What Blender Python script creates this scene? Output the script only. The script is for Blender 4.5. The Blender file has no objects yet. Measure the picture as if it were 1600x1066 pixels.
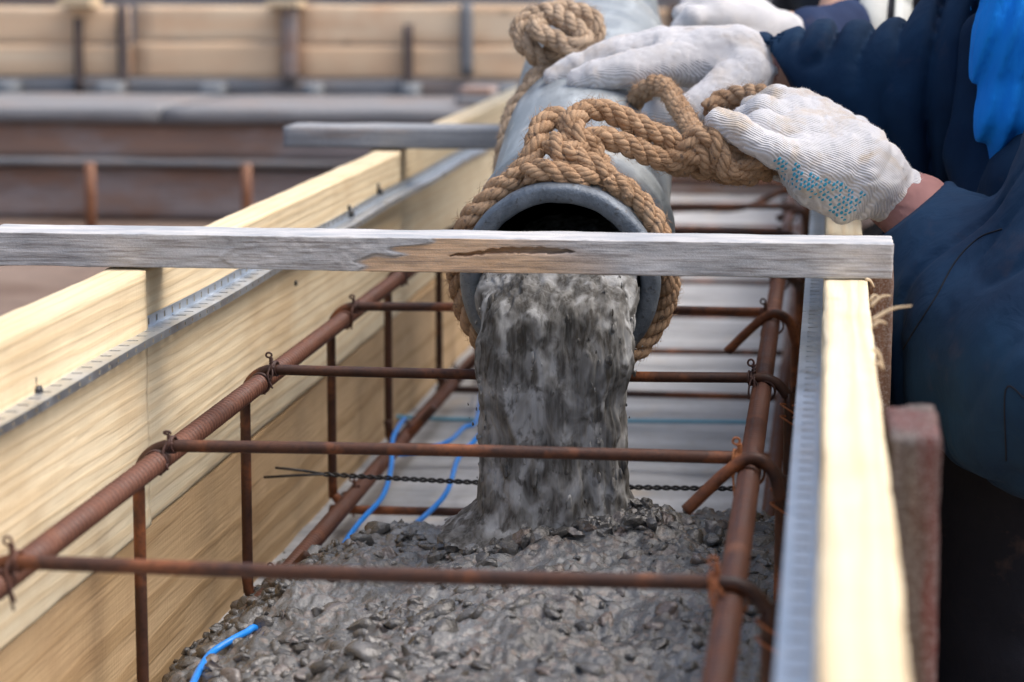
import bpy, math, random
import numpy as np
from mathutils import Vector, Matrix
from mathutils.bvhtree import BVHTree
random.seed(7); RNG = np.random.RandomState(11)
SC = bpy.context.scene; COL = SC.collection
PI = math.pi

# ------------------------------------------------------------------ camera
FPX = 4000.0
TH = math.atan(608 / FPX); PH = math.atan(498 / FPX * math.cos(TH))
FW = Vector((-math.sin(PH) * math.cos(TH), math.cos(PH) * math.cos(TH), -math.sin(TH)))
RT = Vector((math.cos(PH), math.sin(PH), 0)); UP = RT.cross(FW)
CAM = Vector((0, 0, .72))
cd = bpy.data.cameras.new('camera'); cam = bpy.data.objects.new('camera', cd); COL.objects.link(cam)
M3 = Matrix((RT, UP, -FW)).transposed()
cam.matrix_world = Matrix.Translation(CAM) @ M3.to_4x4()
cd.sensor_width = 36; cd.lens = FPX / 1600 * 36; cd.clip_start = .05; cd.clip_end = 1000
cd.dof.use_dof = True; cd.dof.focus_distance = 2.54; cd.dof.aperture_fstop = 5.7; cd.dof.aperture_blades = 8
SC.camera = cam

# ------------------------------------------------------------------ sky and sun (bright overcast)
W = bpy.data.worlds.new('World'); SC.world = W; W.use_nodes = True
nt = W.node_tree; bg = nt.nodes['Background']
sky = nt.nodes.new('ShaderNodeTexSky'); sky.sky_type = 'NISHITA'; sky.sun_disc = False
SUN_EL, SUN_AZ = math.radians(60), math.radians(86)      # azimuth from +Y towards +X
sky.sun_elevation = SUN_EL; sky.sun_rotation = SUN_AZ; sky.dust_density = 6; sky.air_density = 1.0; sky.altitude = 100
nt.links.new(sky.outputs[0], bg.inputs[0]); bg.inputs[1].default_value = .15
sd = bpy.data.lights.new('sun', 'SUN'); so = bpy.data.objects.new('sun', sd); COL.objects.link(so)
sd.energy = 1.4; sd.angle = math.radians(65); sd.color = (1, .985, .96)
sdir = Vector((math.sin(SUN_AZ) * math.cos(SUN_EL), math.cos(SUN_AZ) * math.cos(SUN_EL), math.sin(SUN_EL)))
so.rotation_euler = sdir.to_track_quat('Z', 'Y').to_euler()
SC.view_settings.view_transform = 'Standard'; SC.view_settings.look = 'None'
SC.view_settings.exposure = 0.62; SC.view_settings.gamma = 1.0

# ------------------------------------------------------------------ helpers
def P(u, v, Y):                       # point at depth Y seen at measured photo position (u, v)
    r = FW * FPX + RT * (u - 800) - UP * (v - 533)
    return CAM + r * (Y / r.y)

def tag(o, label=None, cat=None, group=None, kind=None):
    if label: o['label'] = label
    if cat: o['category'] = cat
    if group: o['group'] = group
    if kind: o['kind'] = kind
    return o

def empty(name, loc, label, cat, group=None):
    o = bpy.data.objects.new(name, None); COL.objects.link(o); o.location = loc; o.empty_display_size = .05
    return tag(o, label, cat, group)

def mesh(name, v, f, mat, parent=None, smooth=True):
    me = bpy.data.meshes.new(name)
    v = np.asarray(v, dtype=np.float32)
    if isinstance(f, np.ndarray):
        n, k = f.shape
        me.vertices.add(len(v)); me.vertices.foreach_set('co', v.ravel())
        me.loops.add(n * k); me.loops.foreach_set('vertex_index', f.astype(np.int32).ravel())
        me.polygons.add(n); me.polygons.foreach_set('loop_start', np.arange(0, n * k, k, dtype=np.int32))
        me.polygons.foreach_set('loop_total', np.full(n, k, dtype=np.int32))
        me.update(calc_edges=True)
    else:
        me.from_pydata([tuple(map(float, p)) for p in v], [], f)
    me.validate()
    me.polygons.foreach_set('use_smooth', np.full(len(me.polygons), smooth)); me.update()
    if mat: me.materials.append(mat)
    o = bpy.data.objects.new(name, me); COL.objects.link(o)
    if parent:
        o.parent = parent
        if parent.type == 'EMPTY' or parent.location.length:
            loc = Vector((0, 0, 0)); q = parent
            while q: loc += q.location; q = q.parent
            o.matrix_parent_inverse = Matrix.Translation(-loc)
    return o

def attr(o, name, arr):
    a = o.data.attributes.new(name, 'FLOAT', 'POINT'); a.data.foreach_set('value', np.asarray(arr, dtype=np.float32))

def hsh(i, j, k, s):
    n = (i * 374761393 + j * 668265263 + k * 1274126177 + s * 974711) & 0x7fffffff
    n = (n ^ (n >> 13)) * 1274126177 & 0x7fffffff
    n = (n ^ (n >> 16)) * 668265263 & 0x7fffffff
    return ((n ^ (n >> 15)) & 0xffff) / 32767.5 - 1.0

def noise(p, s=0):
    p = np.asarray(p, dtype=np.float64); i = np.floor(p).astype(np.int64); f = p - i; f = f * f * (3 - 2 * f)
    r = 0
    for a in (0, 1):
        wa = f[..., 0] if a else 1 - f[..., 0]
        for b in (0, 1):
            wb = f[..., 1] if b else 1 - f[..., 1]
            for c in (0, 1):
                wc = f[..., 2] if c else 1 - f[..., 2]
                r = r + wa * wb * wc * hsh(i[..., 0] + a, i[..., 1] + b, i[..., 2] + c, s)
    return r

def fbm(p, o=3, s=0):
    p = np.asarray(p); r = 0; a = 1
    for k in range(o): r = r + a * noise(p * 2 ** k, s + k); a *= .5
    return r

def spline(pts, step):
    p = np.array([list(q) for q in pts], float); n = len(p)
    e = np.vstack([2 * p[0] - p[1], p, 2 * p[-1] - p[-2]]); out = []
    for i in range(n - 1):
        a, b, c, d = e[i:i + 4]; L = np.linalg.norm((c - b)[:3]); m = max(2, int(L / step))
        t = (np.arange(m) / m)[:, None]
        out.append(.5 * (2 * b + (c - a) * t + (2 * a - 5 * b + 4 * c - d) * t * t + (3 * b - a - 3 * c + d) * t ** 3))
    out.append(p[-1:]); return np.vstack(out)

def frames(p):
    t = np.gradient(p, axis=0); t /= np.linalg.norm(t, axis=1)[:, None] + 1e-12
    n = np.zeros_like(t); a = np.array([0, 0, 1.]) if abs(t[0][2]) < .8 else np.array([1., 0, 0])
    v = a - t[0] * a.dot(t[0]); n[0] = v / np.linalg.norm(v)
    for i in range(1, len(t)):
        v = n[i - 1] - t[i] * n[i - 1].dot(t[i]); n[i] = v / (np.linalg.norm(v) + 1e-12)
    return t, n, np.cross(t, n)

def tube_vf(p, r, seg=10, cap=True):
    p = np.asarray(p, float); t, n, b = frames(p); m = len(p)
    r = np.broadcast_to(np.asarray(r, float), (m,)) if np.ndim(r) < 2 else r
    th = np.arange(seg) * 2 * PI / seg
    d = n[:, None] * np.cos(th)[None, :, None] + b[:, None] * np.sin(th)[None, :, None]
    rr = r[:, None, None] if np.ndim(r) == 1 else r[:, :, None]
    v = (p[:, None] + d * rr).reshape(-1, 3)
    i = np.arange(m - 1)[:, None] * seg; j = np.arange(seg)[None]; k = (j + 1) % seg
    f = np.stack([i + j, i + k, i + seg + k, i + seg + j], -1).reshape(-1, 4)
    if cap:
        v = np.vstack([v, p[:1], p[-1:]]); c0 = m * seg; j = j[0]; k = k[0]
        f = np.vstack([f, np.stack([np.full(seg, c0), k, j, j], -1)[:, [0, 1, 2, 2]],
                       np.stack([np.full(seg, c0 + 1), (m - 1) * seg + j, (m - 1) * seg + k, (m - 1) * seg + k], -1)])
    return v, f

class MB:
    def __init__(s): s.v = []; s.f = []; s.n = 0
    def add(s, v, f): s.v.append(np.asarray(v, float)); s._f(f); s.n += len(v)
    def _f(s, f):
        for w in (f.tolist() if isinstance(f, np.ndarray) else f):
            w = [q + s.n for q in w]
            if len(w) == 4 and w[2] == w[3]: w = w[:3]
            s.f.append(w)
    def tube(s, p, r, seg=10): s.add(*tube_vf(p, r, seg))
    def box(s, a, b):
        x0, y0, z0 = a; x1, y1, z1 = b
        s.add([(x0, y0, z0), (x1, y0, z0), (x1, y1, z0), (x0, y1, z0), (x0, y0, z1), (x1, y0, z1), (x1, y1, z1), (x0, y1, z1)],
              [(0, 3, 2, 1), (4, 5, 6, 7), (0, 1, 5, 4), (1, 2, 6, 5), (2, 3, 7, 6), (3, 0, 4, 7)])
    def build(s, name, mat, parent=None, smooth=True): return mesh(name, np.vstack(s.v), s.f, mat, parent, smooth)

def gridbox(a, b, d, rough=0, rs=(8, 8, 8), seed=0, bevel=.002, extra=None):
    """box with gridded faces, rounded edges and rough sawn surface; d = spacing per axis"""
    a = np.array(a, float); b = np.array(b, float)
    n = [max(2, int(round((b[i] - a[i]) / d[i]))) for i in range(3)]
    vid = {}; V = []; F = []
    ax = [np.linspace(a[i], b[i], n[i] + 1) for i in range(3)]
    def g(i, j, k):
        key = (i, j, k)
        if key not in vid: vid[key] = len(V); V.append((ax[0][i], ax[1][j], ax[2][k]))
        return vid[key]
    for i in range(n[0]):
        for j in range(n[1]):
            F.append((g(i, j, 0), g(i, j + 1, 0), g(i + 1, j + 1, 0), g(i + 1, j, 0)))
            F.append((g(i, j, n[2]), g(i + 1, j, n[2]), g(i + 1, j + 1, n[2]), g(i, j + 1, n[2])))
        for k in range(n[2]):
            F.append((g(i, 0, k), g(i + 1, 0, k), g(i + 1, 0, k + 1), g(i, 0, k + 1)))
            F.append((g(i, n[1], k), g(i, n[1], k + 1), g(i + 1, n[1], k + 1), g(i + 1, n[1], k)))
    for j in range(n[1]):
        for k in range(n[2]):
            F.append((g(0, j, k), g(0, j, k + 1), g(0, j + 1, k + 1), g(0, j + 1, k)))
            F.append((g(n[0], j, k), g(n[0], j + 1, k), g(n[0], j + 1, k + 1), g(n[0], j, k + 1)))
    V = np.array(V); c = (a + b) / 2; h = (b - a) / 2
    # rounded edges: shrink core then push out
    q = np.clip(V, a + bevel, b - bevel); e = V - q; L = np.linalg.norm(e, axis=1)
    m = L > 1e-9; out = V.copy(); out[m] = q[m] + e[m] / L[m][:, None] * bevel
    if rough:
        nn = (V - c) / h; w = np.where(np.abs(nn) > .999, np.sign(nn), 0.); w /= np.maximum(1, np.linalg.norm(w, axis=1))[:, None]
        out += w * (fbm(V * np.array(rs), 3, seed) * rough)[:, None]
    if extra is not None: out = extra(V, out)
    return out, F

# ------------------------------------------------------------------ signed-distance modelling (surface nets)
def seg_d(p, a, b, ra, rb):
    a = np.array(a, np.float32); b = np.array(b, np.float32); ab = b - a
    t = np.clip(((p - a) @ ab) / max(1e-9, ab.dot(ab)), 0, 1)
    return np.linalg.norm(p - (a + t[..., None] * ab), axis=-1) - (ra + (rb - ra) * t)

def smin(a, b, k):
    h = np.clip(.5 + .5 * (b - a) / k, 0, 1); return b + (a - b) * h - k * h * (1 - h)

def surfnet(fn, lo, hi, vx):
    lo = np.array(lo); n = np.ceil((np.array(hi) - lo) / vx).astype(int) + 1
    xs = [lo[i] + np.arange(n[i]) * vx for i in range(3)]
    D = np.empty(n, np.float32)
    for i in range(0, n[0], 16):
        g = np.stack(np.meshgrid(xs[0][i:i + 16], xs[1], xs[2], indexing='ij'), -1).astype(np.float32)
        D[i:i + 16] = fn(g)
    S = D < 0; c = [n[0] - 1, n[1] - 1, n[2] - 1]
    acc = np.zeros(c + [3], np.float32); cnt = np.zeros(c, np.float32)
    def sl(o): return tuple(slice(o[k], o[k] + c[k]) for k in range(3))
    for ax in range(3):
        for u in (0, 1):
            for w in (0, 1):
                o = [0, 0, 0]; o[(ax + 1) % 3] = u; o[(ax + 2) % 3] = w; e = list(o); e[ax] = 1
                A = D[sl(o)]; B = D[sl(e)]; m = (A < 0) != (B < 0)
                t = np.where(m, A / np.where(m, A - B, 1), 0)
                for k in range(3): acc[..., k] += np.where(m, (t if k == ax else o[k]), 0)
                cnt += m
    act = cnt > 0; idx = -np.ones(c, np.int64); idx[act] = np.arange(act.sum())
    cell = np.argwhere(act); V = (cell + acc[act] / cnt[act][:, None]) * vx + lo
    Q = []
    for ax in range(3):
        b1, b2 = (ax + 1) % 3, (ax + 2) % 3
        s = [slice(1, c[k]) for k in range(3)]; s[ax] = slice(0, c[ax])
        A = S[tuple(s)]; e = list(s); e[ax] = slice(1, c[ax] + 1); B = S[tuple(e)]
        m = A != B; w = np.argwhere(m); w[:, b1] += 1; w[:, b2] += 1
        def I(d1, d2):
            q = w.copy(); q[:, b1] -= d1; q[:, b2] -= d2; return idx[q[:, 0], q[:, 1], q[:, 2]]
        q = np.stack([I(1, 1), I(0, 1), I(0, 0), I(1, 0)], -1); fl = ~A[m]
        q[fl] = q[fl][:, ::-1]; Q.append(q)
    return V, np.vstack(Q)

def body(name, bones, k, vx, mat, parent, fold=None, cut=None, pad=.02):
    pts = np.array([list(b[i]) for b in bones for i in (0, 1)]); rr = max(max(b[2], b[3]) for b in bones) + pad
    def fn(g):
        d = None
        for b in bones:
            e = seg_d(g, *b[:4]); d = e if d is None else smin(d, e, b[4] if len(b) > 4 else k)
        if fold is not None:
            nr = np.abs(d) < .04; d2 = d.copy(); d2[nr] += fold(g[nr]); d = d2
        if cut is not None: d = cut(g, d)
        return d
    v, f = surfnet(fn, pts.min(0) - rr, pts.max(0) + rr, vx)
    return mesh(name, v, f, mat, parent)

# ------------------------------------------------------------------ materials
def s2l(c): return tuple((x / 12.92 if x <= .04045 else ((x + .055) / 1.055) ** 2.4) for x in [q / 255 for q in c])
class Mat:
    def __init__(s, name, rough=.7, metal=0, spec=.5):
        s.m = bpy.data.materials.new(name); s.m.use_nodes = True; s.t = s.m.node_tree; s.b = s.t.nodes['Principled BSDF']
        s.b.inputs['Roughness'].default_value = rough; s.b.inputs['Metallic'].default_value = metal
        s.b.inputs['Specular IOR Level'].default_value = spec
        s.tc = s.t.nodes.new('ShaderNodeTexCoord')
    def N(s, ty, **kw):
        n = s.t.nodes.new('ShaderNode' + ty)
        for k, v in kw.items():
            if hasattr(n, k): setattr(n, k, v)
            else: n.inputs[k.replace('_', ' ')].default_value = v
        return n
    def L(s, a, b): s.t.links.new(a, b)
    def map(s, scale=(1, 1, 1), rot=(0, 0, 0), loc=(0, 0, 0)):
        n = s.N('Mapping'); n.inputs['Scale'].default_value = scale; n.inputs['Rotation'].default_value = rot; n.inputs['Location'].default_value = loc
        s.L(s.tc.outputs['Object'], n.inputs[0]); return n.outputs[0]
    def noise(s, vec, sc, det=4, rg=.55, dist=0):
        n = s.N('TexNoise'); n.inputs['Scale'].default_value = sc; n.inputs['Detail'].default_value = det
        n.inputs['Roughness'].default_value = rg; n.inputs['Distortion'].default_value = dist; s.L(vec, n.inputs['Vector']); return n.outputs['Fac']
    def ramp(s, fac, *st):
        n = s.N('ValToRGB'); r = n.color_ramp
        while len(r.elements) < len(st): r.elements.new(.5)
        for e, (p, c) in zip(r.elements, st):
            e.position = p; e.color = (c, c, c, 1) if not hasattr(c, '__len__') else tuple(c) + (1,)
        s.L(fac, n.inputs[0]); return n.outputs[0]
    def mix(s, fac, a, b, mode='MIX'):
        n = s.N('Mix'); n.data_type = 'RGBA'; n.blend_type = mode
        for q, i in ((fac, 0), (a, 6), (b, 7)):
            if isinstance(q, (int, float)): n.inputs[i].default_value = q if i == 0 else (q, q, q, 1)
            elif isinstance(q, tuple): n.inputs[i].default_value = q + (1,)
            else: s.L(q, n.inputs[i])
        return n.outputs[2]
    def math(s, op, a, b=0.0):
        n = s.N('Math', operation=op)
        for q, i in ((a, 0), (b, 1)):
            if isinstance(q, (int, float)): n.inputs[i].default_value = q
            else: s.L(q, n.inputs[i])
        return n.outputs[0]
    def attr(s, name): n = s.N('Attribute'); n.attribute_name = name; return n.outputs['Fac']
    def col(s, c):
        if isinstance(c, tuple): s.b.inputs['Base Color'].default_value = c + (1,)
        else: s.L(c, s.b.inputs['Base Color'])
    def bump(s, *hs):
        prev = None
        for h, st, d in hs:
            n = s.N('Bump'); n.inputs['Strength'].default_value = st; n.inputs['Distance'].default_value = d; s.L(h, n.inputs['Height'])
            if prev: s.L(prev, n.inputs['Normal'])
            prev = n.outputs[0]
        s.L(prev, s.b.inputs['Normal'])
    def rough(s, r): s.L(r, s.b.inputs['Roughness'])

def wood(name, axis, early, late, stain=None, ring=55, off=(0, 0, 0), rot=(0, 0, 0), contrast=.6, bump=.4, knots=True, dist=5, rough=.75):
    """sawn softwood; grain along axis 0/1/2"""
    m = Mat(name, rough, spec=.25)
    sc = [1, 1, 1]; sc[axis] = .04
    v = m.map(tuple(sc), rot, off)
    lowf = m.noise(v, 3.2, 3, .5, .4)
    w = m.N('TexWave', wave_type='RINGS', rings_direction='XYZ'[axis]); w.inputs['Scale'].default_value = ring * .16
    w.inputs['Distortion'].default_value = dist; w.inputs['Detail'].default_value = 2.5; w.inputs['Detail Scale'].default_value = 1.4
    w.inputs['Detail Roughness'].default_value = .5; m.L(v, w.inputs['Vector'])
    rg = m.ramp(w.outputs['Fac'], (.0, 0.), (.55, .25), (.9, 1.))
    sf = [260, 260, 260]; sf[axis] = 9
    fib = m.noise(m.map(tuple(sf)), 1, 3, .6)
    saw = [30, 30, 30]; saw[axis] = 240
    sw = m.noise(m.map(tuple(saw), (.0, .25, .1)), 1, 2, .5)
    c = m.mix(m.math('MULTIPLY', rg, contrast), early, late)
    c = m.mix(m.ramp(fib, (.3, .0), (.75, .38)), c, tuple(x * .62 for x in early))
    c = m.mix(m.ramp(lowf, (.35, 0.), (.7, .5)), c, late)
    if stain:
        st = m.noise(m.map((3, 3, 3), loc=(5, 2, 1)), 1.5, 5, .6)
        c = m.mix(m.ramp(st, (.5, 0.), (.72, .55)), c, stain)
    if knots:
        ks = [6, 6, 6]; ks[axis] = 2.4
        vo = m.N('TexVoronoi'); vo.inputs['Scale'].default_value = 1; m.L(m.map(tuple(ks), loc=(off[0] * 7, off[1] * 5, off[2] * 3)), vo.inputs['Vector'])
        c = m.mix(m.ramp(vo.outputs['Distance'], (.02, .8), (.07, 0.)), c, tuple(x * .35 for x in late))
    m.col(c)
    m.bump((rg, bump * .5, .0012), (fib, bump, .0009), (sw, bump * .35, .0010))
    return m.m

PINE = wood('fresh_pine', 1, (.84, .73, .52), (.66, .47, .25), (.58, .42, .24), ring=230, off=(.28, 0, .02), rot=(.05, 0, .05), contrast=.42, bump=.6, dist=6)
PINE2 = wood('brown_pine', 1, (.64, .46, .27), (.43, .28, .14), (.34, .21, .11), ring=150, off=(.3, .7, -.18), rot=(.06, 0, .02), contrast=.8, bump=.9, dist=7)
PINE3 = wood('pale_pine_across', 0, (.95, .76, .54), (.84, .56, .34), (.72, .42, .24), off=(0, .4, .1), contrast=.7, bump=.2)
def old_wood(name, axis, grey, brown, off=0, br=.5, big=1.):
    m = Mat(name, .85, spec=.2); sf = [150, 150, 150]; sf[axis] = 6
    fib = m.noise(m.map(tuple(sf)), 1, 4, .65); sl = [22 * big, 22 * big, 22 * big]; sl[axis] = 3.2
    pat = m.noise(m.map(tuple(sl), loc=(off, off, off)), 1, 5, .6); fine = m.noise(m.map((1, 1, 1)), 420, 3, .6)
    c = m.mix(m.ramp(pat, (br - .06, 0.), (br + .08, 1.)), grey, brown)
    c = m.mix(m.ramp(fib, (.35, 0.), (.7, .75)), c, tuple(x * .45 for x in grey)); c = m.mix(m.ramp(fine, (.45, 0.), (.8, .35)), c, (.6, .6, .6))
    m.col(c); m.bump((fib, .8, .0012), (fine, .5, .0006)); return m.m
GREYWOOD = old_wood('weathered_timber', 0, (.33, .35, .38), (.40, .31, .25), 2., .62)
BROWNWOOD = old_wood('brown_weathered_timber', 2, (.24, .15, .11), (.20, .10, .06), 4., .5)
REDWOOD = old_wood('reddish_weathered_timber', 2, (.11, .085, .075), (.12, .035, .03), 1.3, .45)
BGGREY = old_wood('blue_grey_timber', 0, (.23, .235, .25), (.27, .20, .165), 3., .56, .3)
BGBROWN = old_wood('brown_timber_across', 0, (.40, .33, .31), (.36, .20, .13), 7., .5, .25)

# face of the front brace: grey crust over brown wood, driven by a painted-on-geometry attribute 'bare'
m = Mat('brace_timber', .85, spec=.2)
fib = m.noise(m.map((16, 260, 420)), 1, 5, .7); fine = m.noise(m.map(), 500, 3, .6); blot = m.noise(m.map((14, 40, 60)), 1, 5, .6)
grey = m.mix(m.ramp(blot, (.35, 0.), (.7, 1.)), (.38, .385, .395), (.64, .61, .59)); grey = m.mix(m.ramp(fine, (.4, 0.), (.75, .5)), grey, (.62, .62, .62))
br = m.mix(m.ramp(blot, (.35, 0.), (.65, 1.)), (.78, .54, .35), (.66, .43, .26)); br = m.mix(m.ramp(fine, (.5, 0.), (.8, .4)), br, (.6, .5, .42))
c = m.mix(m.attr('bare'), grey, br); c = m.mix(m.ramp(fib, (.44, 0.), (.66, .7)), c, (.17, .14, .12))
c = m.mix(m.attr('top'), c, m.mix(m.ramp(blot, (.4, 0.), (.65, 1.)), (.36, .38, .41), (.56, .55, .54))); m.col(c); m.bump((fib, .9, .0010), (fine, .6, .0008)); BRACE = m.m

def rustmat(name, dark, mid, hot, rough=.62, hotp=.57):
    m = Mat(name, rough, spec=.45); a = m.noise(m.map(), 24, 6, .7, .4); b = m.noise(m.map(), 240, 4, .6); d = m.noise(m.map(), 13, 4, .6)
    c = m.mix(m.ramp(a, (.35, 0.), (.65, 1.)), dark, mid); c = m.mix(m.ramp(d, (hotp - .06, 0.), (hotp + .1, .9)), c, hot)
    c = m.mix(m.ramp(b, (.5, 0.), (.75, .6)), c, tuple(x * .35 for x in dark))
    if 'ribbed' in name: c = m.mix(m.math('MULTIPLY', m.attr('rib'), .55), c, tuple(min(1, x * 1.5) for x in mid)); c = m.mix(m.ramp(m.attr('rib'), (0., .35), (.3, 0.)), c, dark)
    m.col(c)
    m.rough(m.ramp(a, (.3, .42), (.7, .8))); m.bump((b, .5, .0006), (a, .4, .0008)); return m.m
RUST = rustmat('rusty_steel', (.038, .014, .008), (.088, .033, .016), (.30, .095, .03))
RUST2 = rustmat('rusty_ribbed_steel', (.065, .026, .016), (.140, .056, .033), (.28, .11, .05), .5, .68)
RUSTD = rustmat('dark_tie_wire', (.05, .025, .02), (.10, .04, .03), (.2, .07, .03), .5)
ORUST = rustmat('orange_rusty_steel', (.30, .10, .04), (.40, .14, .05), (.5, .2, .07))

DRUST = rustmat('dull_orange_rusty_steel', (.20, .085, .045), (.27, .12, .06), (.32, .15, .08))
m = Mat('galvanised_steel', .3, .95); a = m.noise(m.map(), 60, 5, .6); m.col(m.mix(a, (.50, .56, .62), (.78, .82, .86)))
m.rough(m.ramp(m.noise(m.map(), 25, 4, .6), (.3, .25), (.7, .5))); GALV = m.m

m = Mat('grey_blue_pipe_paint', .45, .0, .5)
a = m.noise(m.map((1, 1, 1)), 13, 5, .6, .5); b = m.noise(m.map((60, 5, 30)), 1, 4, .6); f = m.noise(m.map(), 160, 4, .6)
c = m.mix(m.ramp(a, (.35, 0.), (.65, 1.)), (.185, .21, .225), (.33, .365, .385)); c = m.mix(m.ramp(b, (.5, 0.), (.72, .6)), c, (.50, .55, .57))
sp = m.noise(m.map(), 28, 5, .7); c = m.mix(m.ramp(sp, (.60, 0.), (.66, .8)), c, (.52, .52, .50)); c = m.mix(m.ramp(f, (.6, 0.), (.72, .8)), c, (.10, .11, .12)); m.col(c); m.rough(m.ramp(a, (.3, .3), (.7, .6)))
m.bump((f, .35, .0009), (b, .25, .0012)); PIPE = m.m
m = Mat('dark_rim_steel', .42, .3, .5)
a = m.noise(m.map(), 30, 5, .65, .4); f = m.noise(m.map(), 170, 5, .65)
c = m.mix(m.ramp(a, (.35, 0.), (.65, 1.)), (.085, .105, .13), (.17, .20, .235)); c = m.mix(m.ramp(f, (.58, 0.), (.68, .8)), c, (.05, .045, .04)); m.col(c)
m.bump((f, .8, .0018), (a, .3, .003)); RIM = m.m
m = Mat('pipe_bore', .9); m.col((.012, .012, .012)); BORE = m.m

m = Mat('wet_concrete', .3, 0, 1.)
v = m.map(); a = m.noise(v, 26, 5, .6, .3); b = m.noise(v, 190, 5, .65); d = m.noise(v, 5.5, 3, .5)
vo = m.N('TexVoronoi'); vo.inputs['Scale'].default_value = 130; m.L(v, vo.inputs['Vector'])
sep = m.N('SeparateColor'); m.L(vo.outputs['Color'], sep.inputs[0])
c = m.mix(m.ramp(a, (.3, 0.), (.7, 1.)), (.048, .049, .048), (.118, .121, .122)); c = m.mix(m.ramp(d, (.46, 0.), (.66, .75)), c, (.235, .245, .25))
c = m.mix(m.ramp(sep.outputs[0], (.6, 0.), (.9, .4)), c, (.24, .17, .13)); c = m.mix(m.ramp(b, (.5, 0.), (.7, .6)), c, (.075, .068, .06)); m.col(c)
m.rough(m.math('ADD', m.ramp(b, (.35, .08), (.65, .30)), m.ramp(d, (.4, .25), (.6, 0.)))); m.bump((b, .9, .0022), (vo.outputs['Distance'], .5, .002)); CONC = m.m
m = Mat('aggregate_stone', .3, 0, 1.)
oi = m.attr('tone'); b = m.noise(m.map(), 260, 4, .6)
c = m.ramp(oi, (0., (.05, .048, .045)), (.35, (.085, .083, .079)), (.75, (.14, .139, .136)), (.93, (.15, .115, .10)), (1., (.22, .225, .225)))
c = m.mix(m.ramp(b, (.45, 0.), (.7, .5)), c, (.095, .09, .083)); m.col(c); m.rough(m.ramp(b, (.35, .08), (.65, .30))); m.bump((b, .9, .002)); STONE = m.m
m = Mat('falling_concrete', .75, 0, .25)
a = m.noise(m.map((40, 40, 24)), 1, 3, .5, .6); b = m.noise(m.map((300, 300, 20)), 1, 4, .6); f = m.noise(m.map((80, 80, 48), loc=(3, 1, 2)), 1, 3, .5, .4)
c = m.ramp(a, (.37, (.055, .052, .047)), (.48, (.165, .162, .154)), (.62, (.38, .39, .395)))
c = m.mix(m.ramp(f, (.50, 0.), (.62, .85)), c, (.045, .040, .034)); c = m.mix(m.ramp(b, (.42, 0.), (.68, .45)), c, (.25, .255, .255)); m.col(c)
m.bump((a, .35, .004), (b, .5, .0016)); FALL = m.m

m = Mat('pale_bed_concrete', .7, 0, .3)
a = m.noise(m.map((4, 14, 4)), 1, 5, .6); b = m.noise(m.map(), 55, 5, .65); d = m.noise(m.map((9, 9, 9)), 1, 3, .5)
c = m.mix(m.ramp(a, (.35, 0.), (.65, 1.)), (.30, .315, .335), (.54, .56, .585)); c = m.mix(m.ramp(b, (.52, 0.), (.7, .5)), c, (.30, .27, .24))
c = m.mix(m.ramp(d, (.6, 0.), (.75, .5)), c, (.60, .50, .36)); m.col(c); m.bump((b, .5, .0015)); BED = m.m
m = Mat('brown_site_earth', .95, 0, .1); a = m.noise(m.map(), 2.4, 6, .6); b = m.noise(m.map(), 16, 6, .65)
c = m.mix(m.ramp(a, (.35, 0.), (.65, 1.)), (.17, .12, .095), (.26, .20, .165)); c = m.mix(m.ramp(b, (.5, 0.), (.7, .6)), c, (.12, .09, .075)); m.col(c); m.bump((b, .6, .02)); EARTH = m.m

def ropemat(name, lo, hi):
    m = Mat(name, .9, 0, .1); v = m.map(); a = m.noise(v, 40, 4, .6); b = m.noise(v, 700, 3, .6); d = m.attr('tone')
    c = m.mix(m.ramp(a, (.3, 0.), (.7, 1.)), lo, hi); c = m.mix(m.ramp(d, (0., .55), (.4, 0.)), c, tuple(x * .42 for x in lo))  # low tone darkens the colour between strands, painting in crevice shade
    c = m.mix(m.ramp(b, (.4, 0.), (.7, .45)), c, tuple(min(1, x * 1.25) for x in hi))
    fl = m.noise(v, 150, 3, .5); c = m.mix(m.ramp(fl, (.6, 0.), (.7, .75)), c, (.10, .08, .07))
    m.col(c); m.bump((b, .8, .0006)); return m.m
ROPE = ropemat('manila_rope', (.25, .145, .078), (.47, .32, .205))
ROPE2 = ropemat('pale_dusty_rope', (.32, .23, .155), (.52, .40, .29))

def knitmat(name, dirx, dirty, pitch=.0022):
    """knitted cotton: fine ribs across direction dirx (unit vector)"""
    m = Mat(name, .95, 0, .1); v = m.map()
    dt = m.N('VectorMath', operation='DOT_PRODUCT'); m.L(v, dt.inputs[0]); dt.inputs[1].default_value = dirx
    wob = m.noise(v, 14, 2, .5)
    ph = m.math('ADD', m.math('MULTIPLY', dt.outputs['Value'], 2 * PI / pitch), m.math('MULTIPLY', wob, 12))
    s = m.math('ADD', m.math('MULTIPLY', m.math('SINE', ph), .5), .5)
    fz = m.noise(v, 900, 3, .7); st = m.noise(v, 22, 5, .6, .5); s2 = m.noise(v, 9, 3, .5)
    c = m.mix(m.math('MULTIPLY', m.math('SUBTRACT', 1., s), .55), (.74, .74, .76), (.40, .38, .38))
    c = m.mix(m.ramp(fz, (.5, 0.), (.75, .3)), c, (.84, .84, .86))
    c = m.mix(m.ramp(st, (.50, 0.), (.66, .6 * dirty)), c, (.52, .38, .22))
    c = m.mix(m.ramp(s2, (.5, 0.), (.75, .5 * dirty)), c, (.55, .54, .53))
    m.col(c); m.bump((s, .8, .0008), (fz, .6, .0007)); m.b.inputs['Sheen Weight'].default_value = .3; return m.m

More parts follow.
